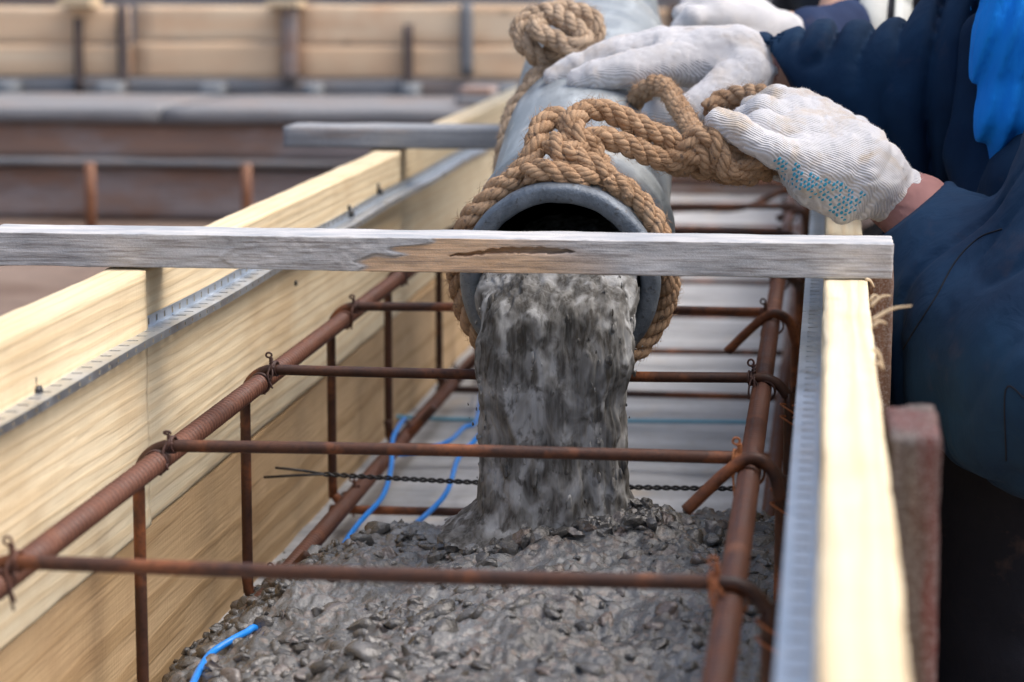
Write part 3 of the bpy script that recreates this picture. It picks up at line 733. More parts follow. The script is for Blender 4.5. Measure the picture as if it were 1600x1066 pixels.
# ------------------------------------------------------------------ ropes
def rope_vf(mb, tone, ctl, R, step=.0016, pitch=.055, seed=0, fuzz=330):
    p = spline(ctl, step); p += (.0012 * np.stack([noise(p * 60, 90 + k) for k in range(3)], -1))
    L = np.concatenate([[0], np.cumsum(np.linalg.norm(np.diff(p, axis=0), axis=1))]); t, n, b = frames(p)
    rs = R * .545; ro = R * .50; ry = rs * .56; ryo = rs * .50
    rg = np.random.RandomState(seed); ph0 = rg.uniform(0, 6)
    for k in range(3):
        a = L / pitch * 2 * PI + ph0 + k * 2 * PI / 3
        rad = ro * (1 + .16 * noise(np.stack([L * 60, L * 0 + k, L * 0], -1), seed))
        c = p + (n * np.cos(a)[:, None] + b * np.sin(a)[:, None]) * rad[:, None]
        t2, n2, b2 = frames(c)
        for y in range(4):
            a2 = -L / (pitch * .42) * 2 * PI + y * PI / 2 + k
            q = c + (n2 * np.cos(a2)[:, None] + b2 * np.sin(a2)[:, None]) * ryo
            rr = ry * (1 + .2 * noise(np.stack([L * 160, L * 0 + y + 5 * k, L * 0], -1), seed + 1))
            v, f = tube_vf(q, rr, 7); mb.add(v, f)
            nr = np.repeat(np.arange(len(q)), 7); nr = np.concatenate([nr, [0, len(q) - 1]])
            tone.append(np.clip((np.linalg.norm(v - p[nr], axis=1) / R - .45) * 1.6, 0, 1))  # outwardness from the rope centre; low values get the painted crevice shade
    for _ in range(int(fuzz * L[-1] * 10)):
        i = rg.randint(1, len(p) - 1); a = rg.uniform(0, 2 * PI); d = n[i] * math.cos(a) + b[i] * math.sin(a)
        s0 = p[i] + d * R * .9; e = s0 + d * rg.uniform(.001, .007) + t[i] * rg.uniform(-.011, .011)
        v, f = tube_vf([s0, (s0 + e) / 2 + d * .0008, e], [.00022, .00018, .00008], 3); mb.add(v, f); tone.append(np.ones(len(v)))
def make_rope(name, paths, R, mat, label, seed, pitch=.055):
    mb = MB(); tn = []
    for i, c in enumerate(paths): rope_vf(mb, tn, c, R, pitch=pitch, seed=seed + i * 3)
    o = mb.build(name, mat); attr(o, 'tone', np.concatenate(tn)); tag(o, label, 'rope'); return o
def ringpt(s, r, deg):
    t, x, z = aframe(s); a = math.radians(deg); return apos(s) + r * (math.cos(a) * x + math.sin(a) * z)
loop = [ringpt(.036 + .006 * math.sin(k), .1085 + .001 * math.sin(k * 2.3), d) for k, d in enumerate(range(66, -247, -12))]
K1 = [P(800, 280, 2.575), P(818, 262, 2.58), P(834, 238, 2.585), P(840, 208, 2.60), P(856, 188, 2.615), P(880, 186, 2.62), P(892, 204, 2.605), P(888, 232, 2.585), P(905, 250, 2.573), P(935, 264, 2.575), P(962, 287, 2.578), P(985, 308, 2.575)]
K2 = [P(822, 274, 2.562), P(848, 266, 2.555), P(878, 272, 2.555), P(912, 278, 2.562), P(938, 262, 2.59), P(928, 236, 2.605), P(906, 216, 2.59), P(895, 192, 2.60), P(908, 176, 2.62), P(938, 172, 2.63), P(972, 184, 2.635), P(1005, 200, 2.64), P(1040, 216, 2.65),
      P(1066, 240, 2.66), P(1092, 262, 2.66), P(1125, 262, 2.66), P(1160, 274, 2.665), P(1190, 264, 2.68), P(1215, 246, 2.70)]
K3 = [P(860, 222, 2.58), P(885, 246, 2.57), P(905, 228, 2.592), P(932, 214, 2.61), P(966, 220, 2.62), P(1000, 235, 2.63), P(1044, 252, 2.64), P(1075, 238, 2.64), P(1088, 214, 2.645), P(1112, 216, 2.64), P(1126, 240, 2.64), P(1142, 268, 2.645), P(1170, 258, 2.65), P(1190, 238, 2.665), P(1215, 232, 2.69)]
K4 = [P(1052, 262, 2.68), P(1078, 232, 2.68), P(1106, 240, 2.69), P(1128, 274, 2.68), P(1155, 250, 2.69), P(1178, 228, 2.69), P(1200, 252, 2.71), P(1222, 262, 2.72)]
K7 = [P(1040, 236, 2.67), P(1064, 262, 2.655), P(1090, 240, 2.64), P(1112, 262, 2.65), P(1138, 244, 2.655), P(1160, 240, 2.66), P(1176, 262, 2.67), P(1200, 268, 2.69)]
K5 = [P(990, 165, 2.98), P(1004, 146, 2.95), P(1026, 133, 2.92), P(1046, 145, 2.88), P(1063, 170, 2.84), P(1078, 196, 2.79), P(1094, 222, 2.72)]
K6 = [P(1108, 172, 2.82), P(1122, 160, 2.83), P(1146, 151, 2.83), P(1168, 147, 2.82), P(1196, 150, 2.80)]
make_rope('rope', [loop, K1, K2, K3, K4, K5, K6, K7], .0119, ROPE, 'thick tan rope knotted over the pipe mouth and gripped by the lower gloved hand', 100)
B1 = [P(872, 84, 3.12), P(846, 92, 3.11), P(824, 72, 3.10), P(812, 48, 3.11), P(830, 26, 3.13), P(862, 22, 3.12), P(892, 40, 3.10), P(912, 58, 3.09), P(896, 74, 3.08), P(862, 60, 3.09), P(838, 48, 3.09), P(846, 30, 3.12), P(878, 14, 3.15), P(910, 22, 3.14), P(930, 34, 3.13), P(926, 58, 3.13), P(900, 76, 3.13), P(870, 72, 3.12), P(856, 88, 3.12)]
B2 = [P(905, 84, 3.14), P(880, 94, 3.13), P(855, 104, 3.12), P(838, 120, 3.10), P(824, 145, 3.09), P(806, 172, 3.08), P(795, 205, 3.06), P(788, 240, 3.05), P(786, 272, 3.04), P(800, 310, 3.03)]
B3 = [P(832, 30, 3.16), P(856, 18, 3.16), P(888, 18, 3.17), P(918, 26, 3.17), P(932, 52, 3.16), P(915, 72, 3.15)]
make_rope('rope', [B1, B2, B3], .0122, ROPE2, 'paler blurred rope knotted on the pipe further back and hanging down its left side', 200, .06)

# ------------------------------------------------------------------ people
def glove(name, parent, bones, dirx, dirty, vx, axis=None, creases=(), k=.005):
    def fold(g):
        d = .0007 * noise(g * 240, 3) + .0026 * noise(g * 48, 9) + .0012 * (1 - np.abs(noise(g * 85, 19))) ** 3
        if axis is not None:
            o, a = axis; s = (g - np.array(o)) @ np.array(a)
            s = s + .006 * noise(g * 30, 17)
            for (c, w, am) in creases: d = d + am * np.exp(-((s - c) / w) ** 2)
        return d
    o = body(name, bones, k, vx, knitmat(name + '_knit', dirx, dirty), parent, fold=fold); return o
def cuffring(c, d, r0, r1, L, mat, name, parent, seg=72):
    """hollow knitted or cloth ring from c along d"""
    c = Vector(c); d = Vector(d).normalized(); x = d.cross(Vector((0, 0, 1))).normalized(); z = x.cross(d)
    pr = [(0, r0 - .0015), (0, r0), (L * .5, (r0 + r1) / 2), (L, r1), (L, r1 - .0015), (.2 * L, r0 - .003)]; V = []; F = []
    for s, r in pr:
        for j in range(seg):
            a = j * 2 * PI / seg; q = r * (1 + .012 * math.sin(a * 30)); V.append(c + d * s + x * q * math.cos(a) + z * q * math.sin(a))
    for i in range(len(pr) - 1):
        for j in range(seg): F.append((i * seg + j, i * seg + (j + 1) % seg, (i + 1) * seg + (j + 1) % seg, (i + 1) * seg + j))
    return mesh(name, V, F, mat, parent)
def T(*a): return tuple(P(*a))

worker = empty('person', (.5, 2.9, -.1), 'person in navy jacket and white knitted gloves crouching at the right, holding rope and pipe', 'person')
shL, shR = (.36, 2.70, .64), (.37, 3.10, .72)
elL = T(1645, 600, 2.46); wrL = T(1442, 338, 2.70); elR = T(1500, 128, 3.02); wrR = T(1225, 112, 3.06)
pel, che, nec, hd = (.66, 2.92, .26), (.38, 2.91, .60), (.30, 2.9, .80), (.20, 2.9, .97)
knL, knR = (.205, 2.64, .26), (.28, 3.10, .20); anL, anR = (.208, 2.64, -.02), (.40, 3.10, -.03)
hl = T(1380, 290, 2.70); hr = T(1160, 95, 3.06)
bb = [(pel, che, .13, .14), ((.40, 2.82, .60), (.40, 3.00, .62), .10, .10), (che, nec, .08, .05), (nec, hd, .045, .055), (hd, (.17, 2.9, 1.02), .085, .085), ((.15, 2.9, .96), (.125, 2.9, .93), .06, .045),
      ((.105, 2.9, .975), (.085, 2.9, .955), .010, .014), ((.19, 2.82, .98), (.20, 2.815, .965), .018, .012), ((.19, 2.98, .98), (.20, 2.985, .965), .018, .012),
      (shL, elL, .040, .038), (elL, wrL, .036, .024), (shR, elR, .040, .038), (elR, wrR, .04, .026), (wrL, hl, .024, .026), (wrR, hr, .024, .026),
      ((.66, 2.82, .22), knL, .075, .055), (knL, anL, .05, .035), ((.66, 3.02, .22), knR, .075, .055), (knR, anR, .05, .035)]
body('body', bb, .03, .010, SKIN, worker)
for yy in (2.865, 2.935): mesh('eye', np.array(iv1) * .0125 + np.array([.098, yy, .995]), if1, EYE, worker)
body('hair', [((.22, 2.9, 1.04), (.25, 2.9, .98), .085, .075)], .02, .012, HAIR, worker)
body('mouth', [((.098, 2.88, .922), (.098, 2.92, .922), .008, .008)], .01, .003, MAUVE, worker, pad=.01)
for (a, bq) in ((anL, -1), (anR, 1)): body('boot', [((a[0], a[1], -.055), (a[0] - .10, a[1], -.065), .045, .038), (a, (a[0], a[1], -.055), .05, .045)], .02, .008, DARK, worker)
trb = [((.66, 2.82, .22), knL, .12, .108), (knL, anL, .108, .100), ((.66, 3.02, .22), knR, .12, .098), (knR, anR, .095, .07), (pel, (.62, 2.92, .34), .15, .15)]
body('trousers', trb, .03, .009, DARK, worker, fold=lambda g: .006 * noise(g * np.array([14, 14, 30]), 5))
# jacket torso
jk = body('jacket', [(pel, che, .175, .175), ((.40, 2.80, .62), (.40, 3.02, .64), .15, .15), (che, nec, .14, .08), ((.36, 2.75, .40), (.30, 2.92, .58), .13, .13)], .05, .008, NAVY, worker,
          fold=lambda g: .007 * noise(g * np.array([16, 16, 7]), 6) + .003 * noise(g * 30, 8))
def sleeve(name, bones, end, d, depth, seed, amp, vx, ax, rin):
    end = np.array(end); d = np.array(d) / np.linalg.norm(d); ax = np.array(ax) / np.linalg.norm(ax)
    b1 = np.cross(ax, [0, 0, 1.]); b1 /= np.linalg.norm(b1); b2 = np.cross(ax, b1)
    def fold(g):
        q = np.stack([(g @ ax) * 25, (g @ b1) * 5, (g @ b2) * 5], -1)
        w = np.clip(((g - end) @ d) / .07, .12, 1)
        n = noise(q + .35 * noise(g * 9, seed + 3)[..., None], seed)
        return amp * w * ((1 - np.minimum(1, np.abs(n) * 1.3)) ** 3 * 1.7 - .4 + .5 * noise(g * 12, seed + 1)) + .0006 * noise(g * 120, seed + 2)
    def cut(g, D):
        s = (g - end) @ d; D = np.maximum(D, -s)
        h = np.linalg.norm((g - end) - s[..., None] * d, axis=-1) - rin
        return np.where(s < depth, np.maximum(D, -np.maximum(h, s - depth)), D)
    return body(name, bones, .035, vx, NAVY, jk, fold=fold, cut=cut)
# near sleeve (left arm): opening round the glove cuff, wide and baggy towards the elbow
def off(a, b, t): a = np.array(a); b = np.array(b); return tuple(a + (b - a) * t)
dL = np.array(RT * .64 - UP * .77); eL = T(1425, 327, 2.70)
sleeve('sleeve', [(T(1440, 345, 2.70), T(1520, 455, 2.62), .051, .088), (T(1520, 455, 2.62), T(1556, 560, 2.54), .090, .100), (T(1556, 560, 2.54), elL, .100, .108), (elL, shL, .105, .12)],
       eL, dL, .045, 21, .006, .0042, np.array(elL) - np.array(eL), .0395)
dR = np.array(RT * .85 + UP * .50); eR = T(1212, 108, 3.06)
sleeve('sleeve', [(T(1190, 106, 3.07), T(1290, 122, 3.05), .043, .052), (T(1290, 122, 3.05), T(1400, 150, 3.03), .054, .080), (T(1400, 150, 3.03), elR, .084, .098), (T(1520, 140, 3.04), T(1640, -40, 3.06), .095, .11), (T(1640, -40, 3.06), shR, .11, .12), (T(1380, 160, 3.04), T(1440, 240, 3.02), .06, .07)],
       eR, dR, .028, 31, .0115, .0042, np.array(elR) - np.array(eR), .036)
# seams on the near sleeve cuff
bvs = None
def surf_line(obj_, pts, r, mat, name, parent, lift=.0006, seg=6):
    me = obj_.data; tree = BVHTree.FromPolygons([v.co for v in me.vertices], [p.vertices for p in me.polygons]); out = []
    for q in spline(pts, .003):
        h = tree.ray_cast(CAM, (Vector(q) - CAM).normalized()); 
        if h[0] is not None: out.append(h[0] + h[1] * lift)
    if len(out) > 3:
        b = MB(); b.tube(out, r, seg); return b.build(name, mat, parent)
sl1 = [o for o in bpy.data.objects if o.name.startswith('sleeve')][0]
surf_line(sl1, [P(1566, 358, 2.6), P(1530, 372, 2.6), P(1494, 408, 2.6), P(1462, 465, 2.6), P(1430, 515, 2.6), P(1412, 545, 2.6)], .0009, DARK, 'cuff_seam', sl1, .0002)
surf_line(sl1, [P(1572, 720, 2.5), P(1572, 608, 2.5), P(1604, 625, 2.5)], .0008, DARK, 'pocket_seam', sl1, .0002)
# blue scarf and jacket front
def scfold(g):
    q = (g - np.array(T(1560, 100, 2.86))); s = q @ np.array(RT) * 1.0 + q @ np.array(UP) * -.28
    return .0065 * np.sin(s * 250 + 3.0 * noise(g * np.array([9, 9, 5]), 77)) * (.55 + .45 * noise(g * 11, 78)) + .004 * noise(g * 16, 4)
BLUEF = cloth('bright_blue_folded_fabric', (.0, .13, .56), (.005, .23, .74), worn=(.03, .30, .85), wq=.3); t_ = BLUEF.node_tree
mp_ = [n for n in t_.nodes if n.type == 'MAPPING'][-1]; mp_.inputs['Scale'].default_value = (20, 16, 4); [setattr(n.inputs['Distortion'], 'default_value', 0.) for n in t_.nodes if n.type == 'TEX_NOISE']; [setattr(n.inputs['Strength'], 'default_value', .4) for n in t_.nodes if n.type == 'BUMP' and n.inputs['Distance'].default_value > .004]
body('scarf', [(T(1610, -120, 2.84), T(1590, 60, 2.81), .045, .048), (T(1590, 60, 2.81), T(1580, 185, 2.80), .046, .036), (T(1580, 185, 2.80), T(1572, 258, 2.81), .036, .014), (T(1640, 20, 2.84), T(1625, 180, 2.83), .05, .05)],
     0.02, .004, BLUEF, worker, fold=scfold)
body('jacket_front', [(T(1650, -30, 2.88), T(1660, 300, 2.80), .05, .07), (T(1640, 300, 2.80), T(1650, 480, 2.76), .075, .08), (T(1545, 60, 2.93), T(1530, 240, 2.92), .032, .036), (T(1530, 240, 2.92), T(1570, 330, 2.88), .036, .06), (T(1612, 248, 2.79), T(1572, 292, 2.80), .012, .012), (T(1572, 292, 2.80), T(1540, 345, 2.82), .014, .02)],
     .02, .005, NAVY, jk, fold=lambda g: .004 * noise(g * np.array([40, 20, 8]), 12))
b = MB(); c0 = P(1553, 318, 2.78); b.tube([c0, c0 - FW * .003], .0105, 24); b.tube([c0 - FW * .003, c0 - FW * .0045], .0085, 24); b.build('button', DARK, jk)

# lower glove (left hand): closed on the rope, near finger stretched over it
dirB = (RT * .40 + UP * .85 + FW * .55).normalized()
axB = ((P(1432, 330, 2.71) - P(1105, 180, 2.66)).normalized())
wb = T(1372, 285, 2.70)
gB = [(T(1440, 335, 2.71), wb, .034, .0345), (wb, T(1335, 262, 2.69), .035, .037),
      (T(1345, 268, 2.68), T(1262, 262, 2.665), .040, .031, .02), (T(1330, 245, 2.70), T(1248, 214, 2.69), .036, .026, .02), (T(1320, 225, 2.73), T(1240, 186, 2.73), .032, .024, .02), (T(1318, 215, 2.76), T(1250, 170, 2.765), .028, .022, .02),
      (T(1318, 310, 2.68), T(1275, 290, 2.675), .026, .024, .02),
      # near finger
      (T(1262, 258, 2.655), T(1205, 232, 2.645), .0205, .0185, .006), (T(1205, 232, 2.645), T(1150, 200, 2.642), .0175, .0155, .004), (T(1150, 200, 2.642), T(1122, 186, 2.645), .0152, .0125, .004),
      # ring, middle and index fingers bent over the rope
      (T(1240, 222, 2.68), T(1192, 196, 2.675), .0185, .017, .004), (T(1192, 196, 2.675), T(1162, 208, 2.685), .016, .014, .003), (T(1162, 208, 2.685), T(1168, 236, 2.70), .014, .012, .003),
      (T(1236, 190, 2.72), T(1192, 172, 2.715), .0175, .016, .004), (T(1192, 172, 2.715), T(1166, 186, 2.725), .0155, .014, .003), (T(1166, 186, 2.725), T(1170, 220, 2.735), .014, .012, .003),
      (T(1250, 170, 2.76), T(1214, 156, 2.755), .0175, .016, .004), (T(1214, 156, 2.755), T(1178, 172, 2.765), .0155, .014, .003), (T(1178, 172, 2.765), T(1172, 205, 2.77), .014, .012, .003),
      # thumb under the rope
      (T(1300, 250, 2.755), T(1225, 262, 2.755), .024, .018, .008), (T(1225, 262, 2.755), T(1170, 256, 2.735), .017, .013, .004)]
oB = axB; cr = ((.047, .010, .0016), (-.010, .005, .0028), (.022, .005, .0020), (-.04, .006, .0020), (.075, .004, .0035))
go = glove('glove', worker, gB, tuple(dirB), 1.0, .0019, (wb, tuple(axB)), cr)
tag(go, 'lower white knitted glove with cyan grip dots closed on the rope')
cuffring(T(1426, 325, 2.71), axB, .0365, .0385, .012, MAUVE, 'glove_hem', go)
body('inner_cuff', [(T(1402, 312, 2.71), T(1432, 330, 2.706), .0345, .0385), (T(1436, 332, 2.706), T(1475, 385, 2.67), .037, .043)], .01, .003, MAUVE, go, fold=lambda g: .0008 * np.sin((g @ np.array(tuple(dirB))) * 1500))
# rubber dots on the palm edge, laid on the glove surface
me = go.data; tree = BVHTree.FromPolygons([v.co for v in me.vertices], [p.vertices for p in me.polygons]); b = MB()
ua = Vector(P(1325, 330, 2.6) - P(1205, 248, 2.6)).normalized(); ub = ua.cross(-FW).normalized(); o0 = P(1205, 248, 2.6)
for i in range(23):
    for j in range(-3, 8):
        q = o0 + ua * (i * .0046 + (j % 2) * .0022 + random.uniform(-.0006, .0006)) + ub * (j * .0046 + random.uniform(-.0005, .0005)) * -1
        u_ = (i * .0046) / .096
        if u_ > 1.02 or j > .6 + 4.6 * u_ ** .8 or j < -2.5 or random.random() < .16: continue
        h = tree.ray_cast(q - (q - CAM).normalized() * .3, (q - CAM).normalized())
        if h[0] is None: continue
        n_ = h[1]; x_ = (ub - n_ * ub.dot(n_)).normalized(); y_ = n_.cross(x_); s_ = random.uniform(.0013, .0020)
        if n_.dot(ub * -1) > .55: continue
        v = np.array(iv1) * s_; v = v[:, :1] * np.array(x_) * 1.35 + v[:, 1:2] * np.array(y_) * .85 + v[:, 2:3] * .4 * np.array(n_) + np.array(h[0]); b.add(v, if1)
import bmesh
dots = b.build('grip_dots', DOT); bm = bmesh.new(); bm.from_mesh(go.data); k0 = len(bm.faces); bm.from_mesh(dots.data); bm.faces.ensure_lookup_table()
for fc in bm.faces[k0:]: fc.material_index = 1
dm = dots.data; bpy.data.objects.remove(dots); bpy.data.meshes.remove(dm); bm.to_mesh(go.data); bm.free(); go.data.materials.append(DOT)

# upper glove (right hand) lying on the pipe
dirA = (RT * .12 + UP * .80 + FW * .60).normalized(); axA = (P(1205, 110, 3.06) - P(900, 125, 3.02)).normalized(); wa = T(1150, 98, 3.06)
gA = [(T(1212, 110, 3.06), T(1180, 104, 3.06), .031, .032), (T(1180, 104, 3.06), wa, .033, .036),
      (wa, T(1050, 98, 3.03), .036, .028, .02), (wa, T(1045, 80, 3.06), .036, .028, .02), (wa, T(1040, 74, 3.095), .034, .026, .02), (wa, T(1045, 78, 3.125), .032, .024, .02),
      (T(1050, 98, 3.02), T(985, 108, 2.995), .0255, .0215, .006), (T(985, 108, 2.995), T(930, 120, 2.99), .0215, .019, .004), (T(930, 120, 2.99), T(906, 127, 2.99), .019, .0165, .004),
      (T(1045, 76, 3.06), T(968, 84, 3.05), .024, .020, .004), (T(968, 84, 3.05), T(905, 104, 3.045), .020, .0175, .003), (T(905, 104, 3.045), T(866, 122, 3.04), .0175, .0145, .003),
      (T(1040, 70, 3.10), T(970, 78, 3.10), .022, .018, .004), (T(970, 78, 3.10), T(912, 98, 3.10), .018, .016, .003), (T(912, 98, 3.10), T(880, 116, 3.09), .016, .0135, .003),
      (T(1045, 76, 3.135), T(985, 88, 3.14), .020, .017, .004), (T(985, 88, 3.14), T(940, 112, 3.14), .017, .0135, .003),
      (T(1165, 118, 3.02), T(1110, 158, 2.965), .032, .024, .012), (T(1110, 158, 2.965), T(1055, 180, 2.93), .022, .0175, .006), (T(1055, 180, 2.93), T(1024, 176, 2.925), .017, .015, .004)]
ga = glove('glove', worker, gA, tuple(dirA), .55, .0021, (wa, tuple(axA)), ((.035, .006, .002), (-.012, .008, .0015), (-.075, .008, .0012)))
tag(ga, 'upper white knitted glove lying flat on the pipe'); cuffring(T(1204, 108, 3.06), axA, .033, .034, .035, MAUVE, 'inner_cuff', ga)

def knit_fuzz(o, n, seed, vis=True):
    rg = np.random.RandomState(seed); me = o.data; N = len(me.vertices); co = np.empty(N * 3, np.float32); me.vertices.foreach_get('co', co); co = co.reshape(-1, 3)
    no = np.empty(N * 3, np.float32); me.vertices.foreach_get('normal', no); no = no.reshape(-1, 3)
    i = rg.randint(0, N, n); p = co[i]; d = no[i] + rg.normal(scale=.7, size=(n, 3)); d /= np.linalg.norm(d, axis=1)[:, None]
    L = rg.uniform(.0008, .0028, n)[:, None]; sd_ = np.cross(d, rg.normal(size=(n, 3))); sd_ /= np.linalg.norm(sd_, axis=1)[:, None]; w = .00013
    s3 = np.cross(d, sd_); V = np.stack([p + sd_ * w, p - sd_ * w * .5 + s3 * w, p - sd_ * w * .5 - s3 * w, p + d * L + rg.normal(scale=.0004, size=(n, 3))], 1).reshape(-1, 3)
    b0 = np.arange(n)[:, None] * 4; F = np.concatenate([b0 + np.array([[0, 1, 3]]), b0 + np.array([[1, 2, 3]]), b0 + np.array([[2, 0, 3]])])
    f_ = mesh('knit_fuzz', V, F, COTTON, o); f_['kind'] = 'stuff'
COTTON = plain('cotton_fuzz', (.86, .86, .88), .9)
knit_fuzz(go, 9000, 1); knit_fuzz(ga, 6000, 2)

# second worker behind
w2 = empty('person', (.3, 4.1, -.1), 'person in dark clothes with pale straps behind, one white glove on the pipe at top', 'person')
p2, c2, n2_, h2 = (.30, 4.2, .26), (.08, 4.02, .64), (.04, 3.98, .84), (.0, 3.94, 1.0)
hw = T(1205, 50, 3.5)
body('body', [(p2, c2, .12, .13), (c2, n2_, .07, .05), (n2_, h2, .05, .08), (h2, (-.01, 3.93, 1.03), .085, .085), ((-.05, 3.88, .96), (-.07, 3.86, .95), .04, .03), ((.0, 3.86, .74), T(1330, 62, 3.62), .05, .045), (T(1330, 62, 3.62), hw, .04, .028),
              ((.15, 4.2, .74), (.3, 4.0, .5), .05, .04), ((.3, 4.0, .5), (.2, 3.9, .3), .04, .03), (p2, (.12, 3.92, .22), .08, .06), ((.12, 3.92, .22), (.2, 4.0, -.04), .055, .04)], .03, .011, SKIN, w2)
body('jacket', [(p2, c2, .16, .17), ((.02, 3.92, .70), (.14, 4.14, .70), .10, .10), (c2, n2_, .12, .08), ((.0, 3.88, .72), T(1345, 56, 3.66), .085, .065), ((.15, 4.2, .74), (.3, 4.0, .5), .08, .07), ((.3, 4.0, .5), (.2, 3.9, .3), .07, .05)], .04, .009, DARK, w2, fold=lambda g: .006 * noise(g * 16, 5))
body('sleeve_end', [(T(1350, 56, 3.66), T(1262, 58, 3.52), .055, .038)], .03, .006, cloth('dark_blue_sleeve', (.01, .02, .06), (.02, .04, .10)), w2, fold=lambda g: .004 * noise(g * 30, 5))
body('trousers', [(p2, (.12, 3.92, .22), .12, .10), ((.12, 3.92, .22), (.2, 4.0, -.05), .09, .07), (p2, (.25, 4.3, .1), .12, .1)], .03, .012, DARK, w2)
body('hair', [((.02, 3.95, 1.06), (.05, 3.97, .99), .085, .075)], .02, .014, HAIR, w2)
for (u0, u1, wd) in ((1372, 1350, .020), (1414, 1400, .012)):
    jt = [o for o in w2.children if o.name.startswith('jacket')][0]; me = jt.data
    tr = BVHTree.FromPolygons([v.co for v in me.vertices], [p.vertices for p in me.polygons]); V = []; F = []
    for i in range(24):
        t = i / 23; row = []
        for sgn in (-1, 0, 1):
            q = P(u0 + (u1 - u0) * t + sgn * wd * FPX / 3.8, -90 + 240 * t, 3.8); h = tr.ray_cast(CAM, (q - CAM).normalized())
            V.append((h[0] if h[0] is not None else q) - FW * .008)
        if i: k = len(V) - 3; F += [(k - 3, k - 2, k + 1, k), (k - 2, k - 1, k + 2, k + 1)]
    s = mesh('strap', V, F, PALE, jt); md = s.modifiers.new('thick', 'SOLIDIFY'); md.thickness = .004
g2 = glove('glove', w2, [(T(1228, 52, 3.5), T(1180, 48, 3.48), .030, .034), (T(1180, 48, 3.48), T(1120, 30, 3.46), .038, .032), (T(1180, 40, 3.5), T(1140, 10, 3.5), .034, .034),
                  (T(1120, 30, 3.45), T(1085, 30, 3.43), .02, .018, .005), (T(1085, 30, 3.43), T(1064, 44, 3.43), .017, .014, .005), (T(1125, 10, 3.48), T(1095, 8, 3.47), .02, .018, .005), (T(1095, 8, 3.47), T(1066, 22, 3.46), .017, .014, .005),
                  (T(1140, 5, 3.52), T(1105, -5, 3.52), .02, .017, .005), (T(1105, -5, 3.52), T(1076, 8, 3.52), .016, .013, .005), (T(1150, 5, 3.56), T(1118, -5, 3.56), .018, .015, .005), (T(1180, 60, 3.46), T(1130, 72, 3.43), .02, .014, .006)], tuple(dirA), .3, .004)

# ------------------------------------------------------------------ background: other formwork across the site
fb = empty('background_formwork', (-1.5, 8.6, 0), 'blurred pale board formwork with dark upright stakes running across behind the trench', 'formwork')
ZT = lambda v, Y: P(800, v, Y).z
X_ = lambda u, Y: P(u, 80, Y).x
Yb = 8.6; z0 = ZT(124, Yb); z1 = ZT(12, Yb); zm = (z0 + z1) / 2
for k, (u0, u1) in enumerate(((-700, 203), (206, 452), (456, 905), (909, 1500), (1504, 2200))):
    zz = z0 + (z1 - z0) * (.46 + .04 * (k % 2))
    v, f = gridbox((X_(u0, Yb), Yb, z0), (X_(u1, Yb), Yb + .035, zz), (.08, .03, .02), .003, (5, 5, 20), k); mesh('board', v, f, PINE3, fb)
    v, f = gridbox((X_(u0 + 7, Yb), Yb + .002, zz + .003), (X_(u1 - 3, Yb), Yb + .037, z1 + .004 * (k % 3)), (.08, .03, .02), .003, (5, 5, 20), k + 9); mesh('board', v, f, PINE3, fb)
STK = old_wood('dark_stake_wood', 2, (.13, .095, .085), (.09, .05, .035), 1., .5)
for (u, w, va, vb, mt) in ((126, 12, 30, 150, STK), (195, 14, 8, 165, STK), (455, 25, 5, 130, BGBROWN), (640, 14, 38, 150, STK), (731, 18, 4, 120, BGGREY), (1052, 14, 4, 150, STK), (-120, 16, 10, 150, STK)):
    hw_ = w / 2 * Yb / FPX; xc = X_(u, Yb)
    v, f = gridbox((xc - hw_, Yb - .04, ZT(vb, Yb - .04)), (xc + hw_, Yb - .003, ZT(va, Yb - .04)), (.02, .02, .04), .002, (9, 9, 9), int(u) + 500); mesh('stake', v, f, mt, fb)
for (a_, c_, h_) in ((105, 155, .03), (425, 475, .02)): b = MB(); b.box((X_(a_, 8.6), 8.50, z1 + .002), (X_(c_, 8.6), 8.64, z1 + h_)); b.build('batten_end', SHAV, fb, False)
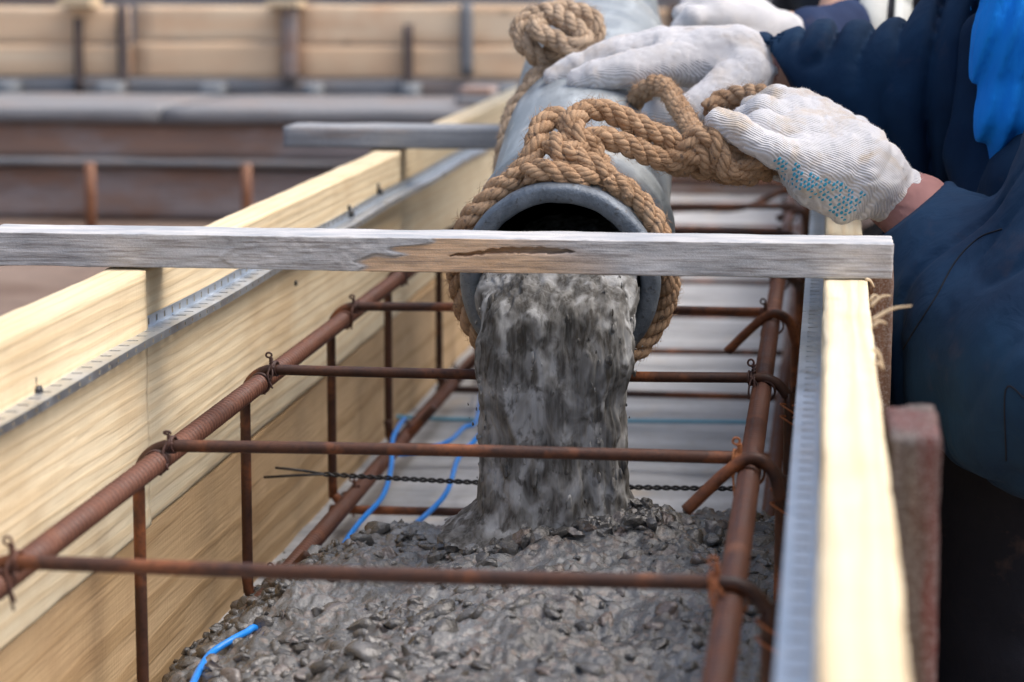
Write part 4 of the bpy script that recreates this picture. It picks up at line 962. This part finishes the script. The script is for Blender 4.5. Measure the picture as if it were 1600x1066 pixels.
# ledge with spacer blocks
le = empty('timber_ledge', (-1.5, 8.0, 0), 'blurred grey blue plank ledge with a brown board face under it, behind the trench', 'timber')
zl = ZT(152, 8.4)
for k, (u0, u1) in enumerate(((-900, 290), (294, 905), (909, 2300))):
    v, f = gridbox((X_(u0, 8), 7.66, zl - .045), (X_(u1, 8), 8.46, zl - .002 * k), (.08, .05, .02), .003, (6, 6, 20), 40, .002); mesh('plank', v, f, BGGREY, le)
v, f = gridbox((-7, 7.69, ZT(256, 7.69)), (4, 7.75, zl - .047), (.1, .03, .03), .008, (4, 4, 14), 44); mesh('face_board', v, f, BGBROWN, le)
v, f = gridbox((-7, 7.63, ZT(266, 7.63)), (4, 7.76, ZT(256, 7.63)), (.1, .03, .01), .004, (4, 4, 14), 45); mesh('sill_board', v, f, BGGREY, le)
v, f = gridbox((-7, 8.58, -.1), (4, 8.66, z0 - .006), (.1, .03, .03), .008, (4, 4, 14), 46); mesh('back_board', v, f, BGGREY, le)
for (u, w) in ((10, 30), (170, 38), (330, 36), (487, 24), (640, 26), (790, 30)):
    v, f = gridbox((X_(u - w / 2, 8.5), 8.47, zl - .04), (X_(u + w / 2, 8.5), 8.572, z0 - .012), (.03, .03, .03), .004, (9, 9, 9), u); mesh('spacer_block', v, f, PALEB, le)
v, f = gridbox((-7, 7.67, -.1), (4, 7.73, ZT(268, 7.67)), (.1, .03, .03), .012, (3, 3, 6), 47); mesh('lower_board', v, f, BGBROWN, le)
tb = empty('timber_offcut', (X_(745, 8.0), 8.0, zl), 'stacked grey board ends lying on the ledge beside the pipe rope', 'timber')
v, f = gridbox((X_(718, 8), 7.9, zl + .002), (X_(775, 8), 8.1, zl + .028), (.02, .03, .01), .002, (9, 9, 9), 3); mesh('board_end', v, f, GREYWOOD, tb)
v, f = gridbox((X_(720, 8), 7.92, zl + .030), (X_(772, 8), 8.1, zl + .054), (.02, .03, .01), .002, (9, 9, 9), 4); mesh('board_end', v, f, BGBROWN, tb)
for (u, lab) in ((141, 'leftmost blurred orange rusty bar standing in front of the brown boards'), (385, 'right of two blurred orange rusty bars standing in front of the brown boards')):
    b = MB(); x = P(u, 300, 7.4).x; b.tube([(x, 7.4, -.12), (x, 7.4, .0), (x, 7.4, ZT(262, 7.4))], .017 if u < 200 else .016, 10); tag(b.build('upright_bar', DRUST), lab, 'steel bar')
# far stack of dark material seen over the top
v, f = gridbox((-9, 14, -.1), (3, 14.6, .60), (.2, .1, .05), .02, (2, 2, 6), 60); tag(mesh('timber_stack', v, f, BGGREY), 'dark blurred stack of timber far behind at the top edge', 'timber')
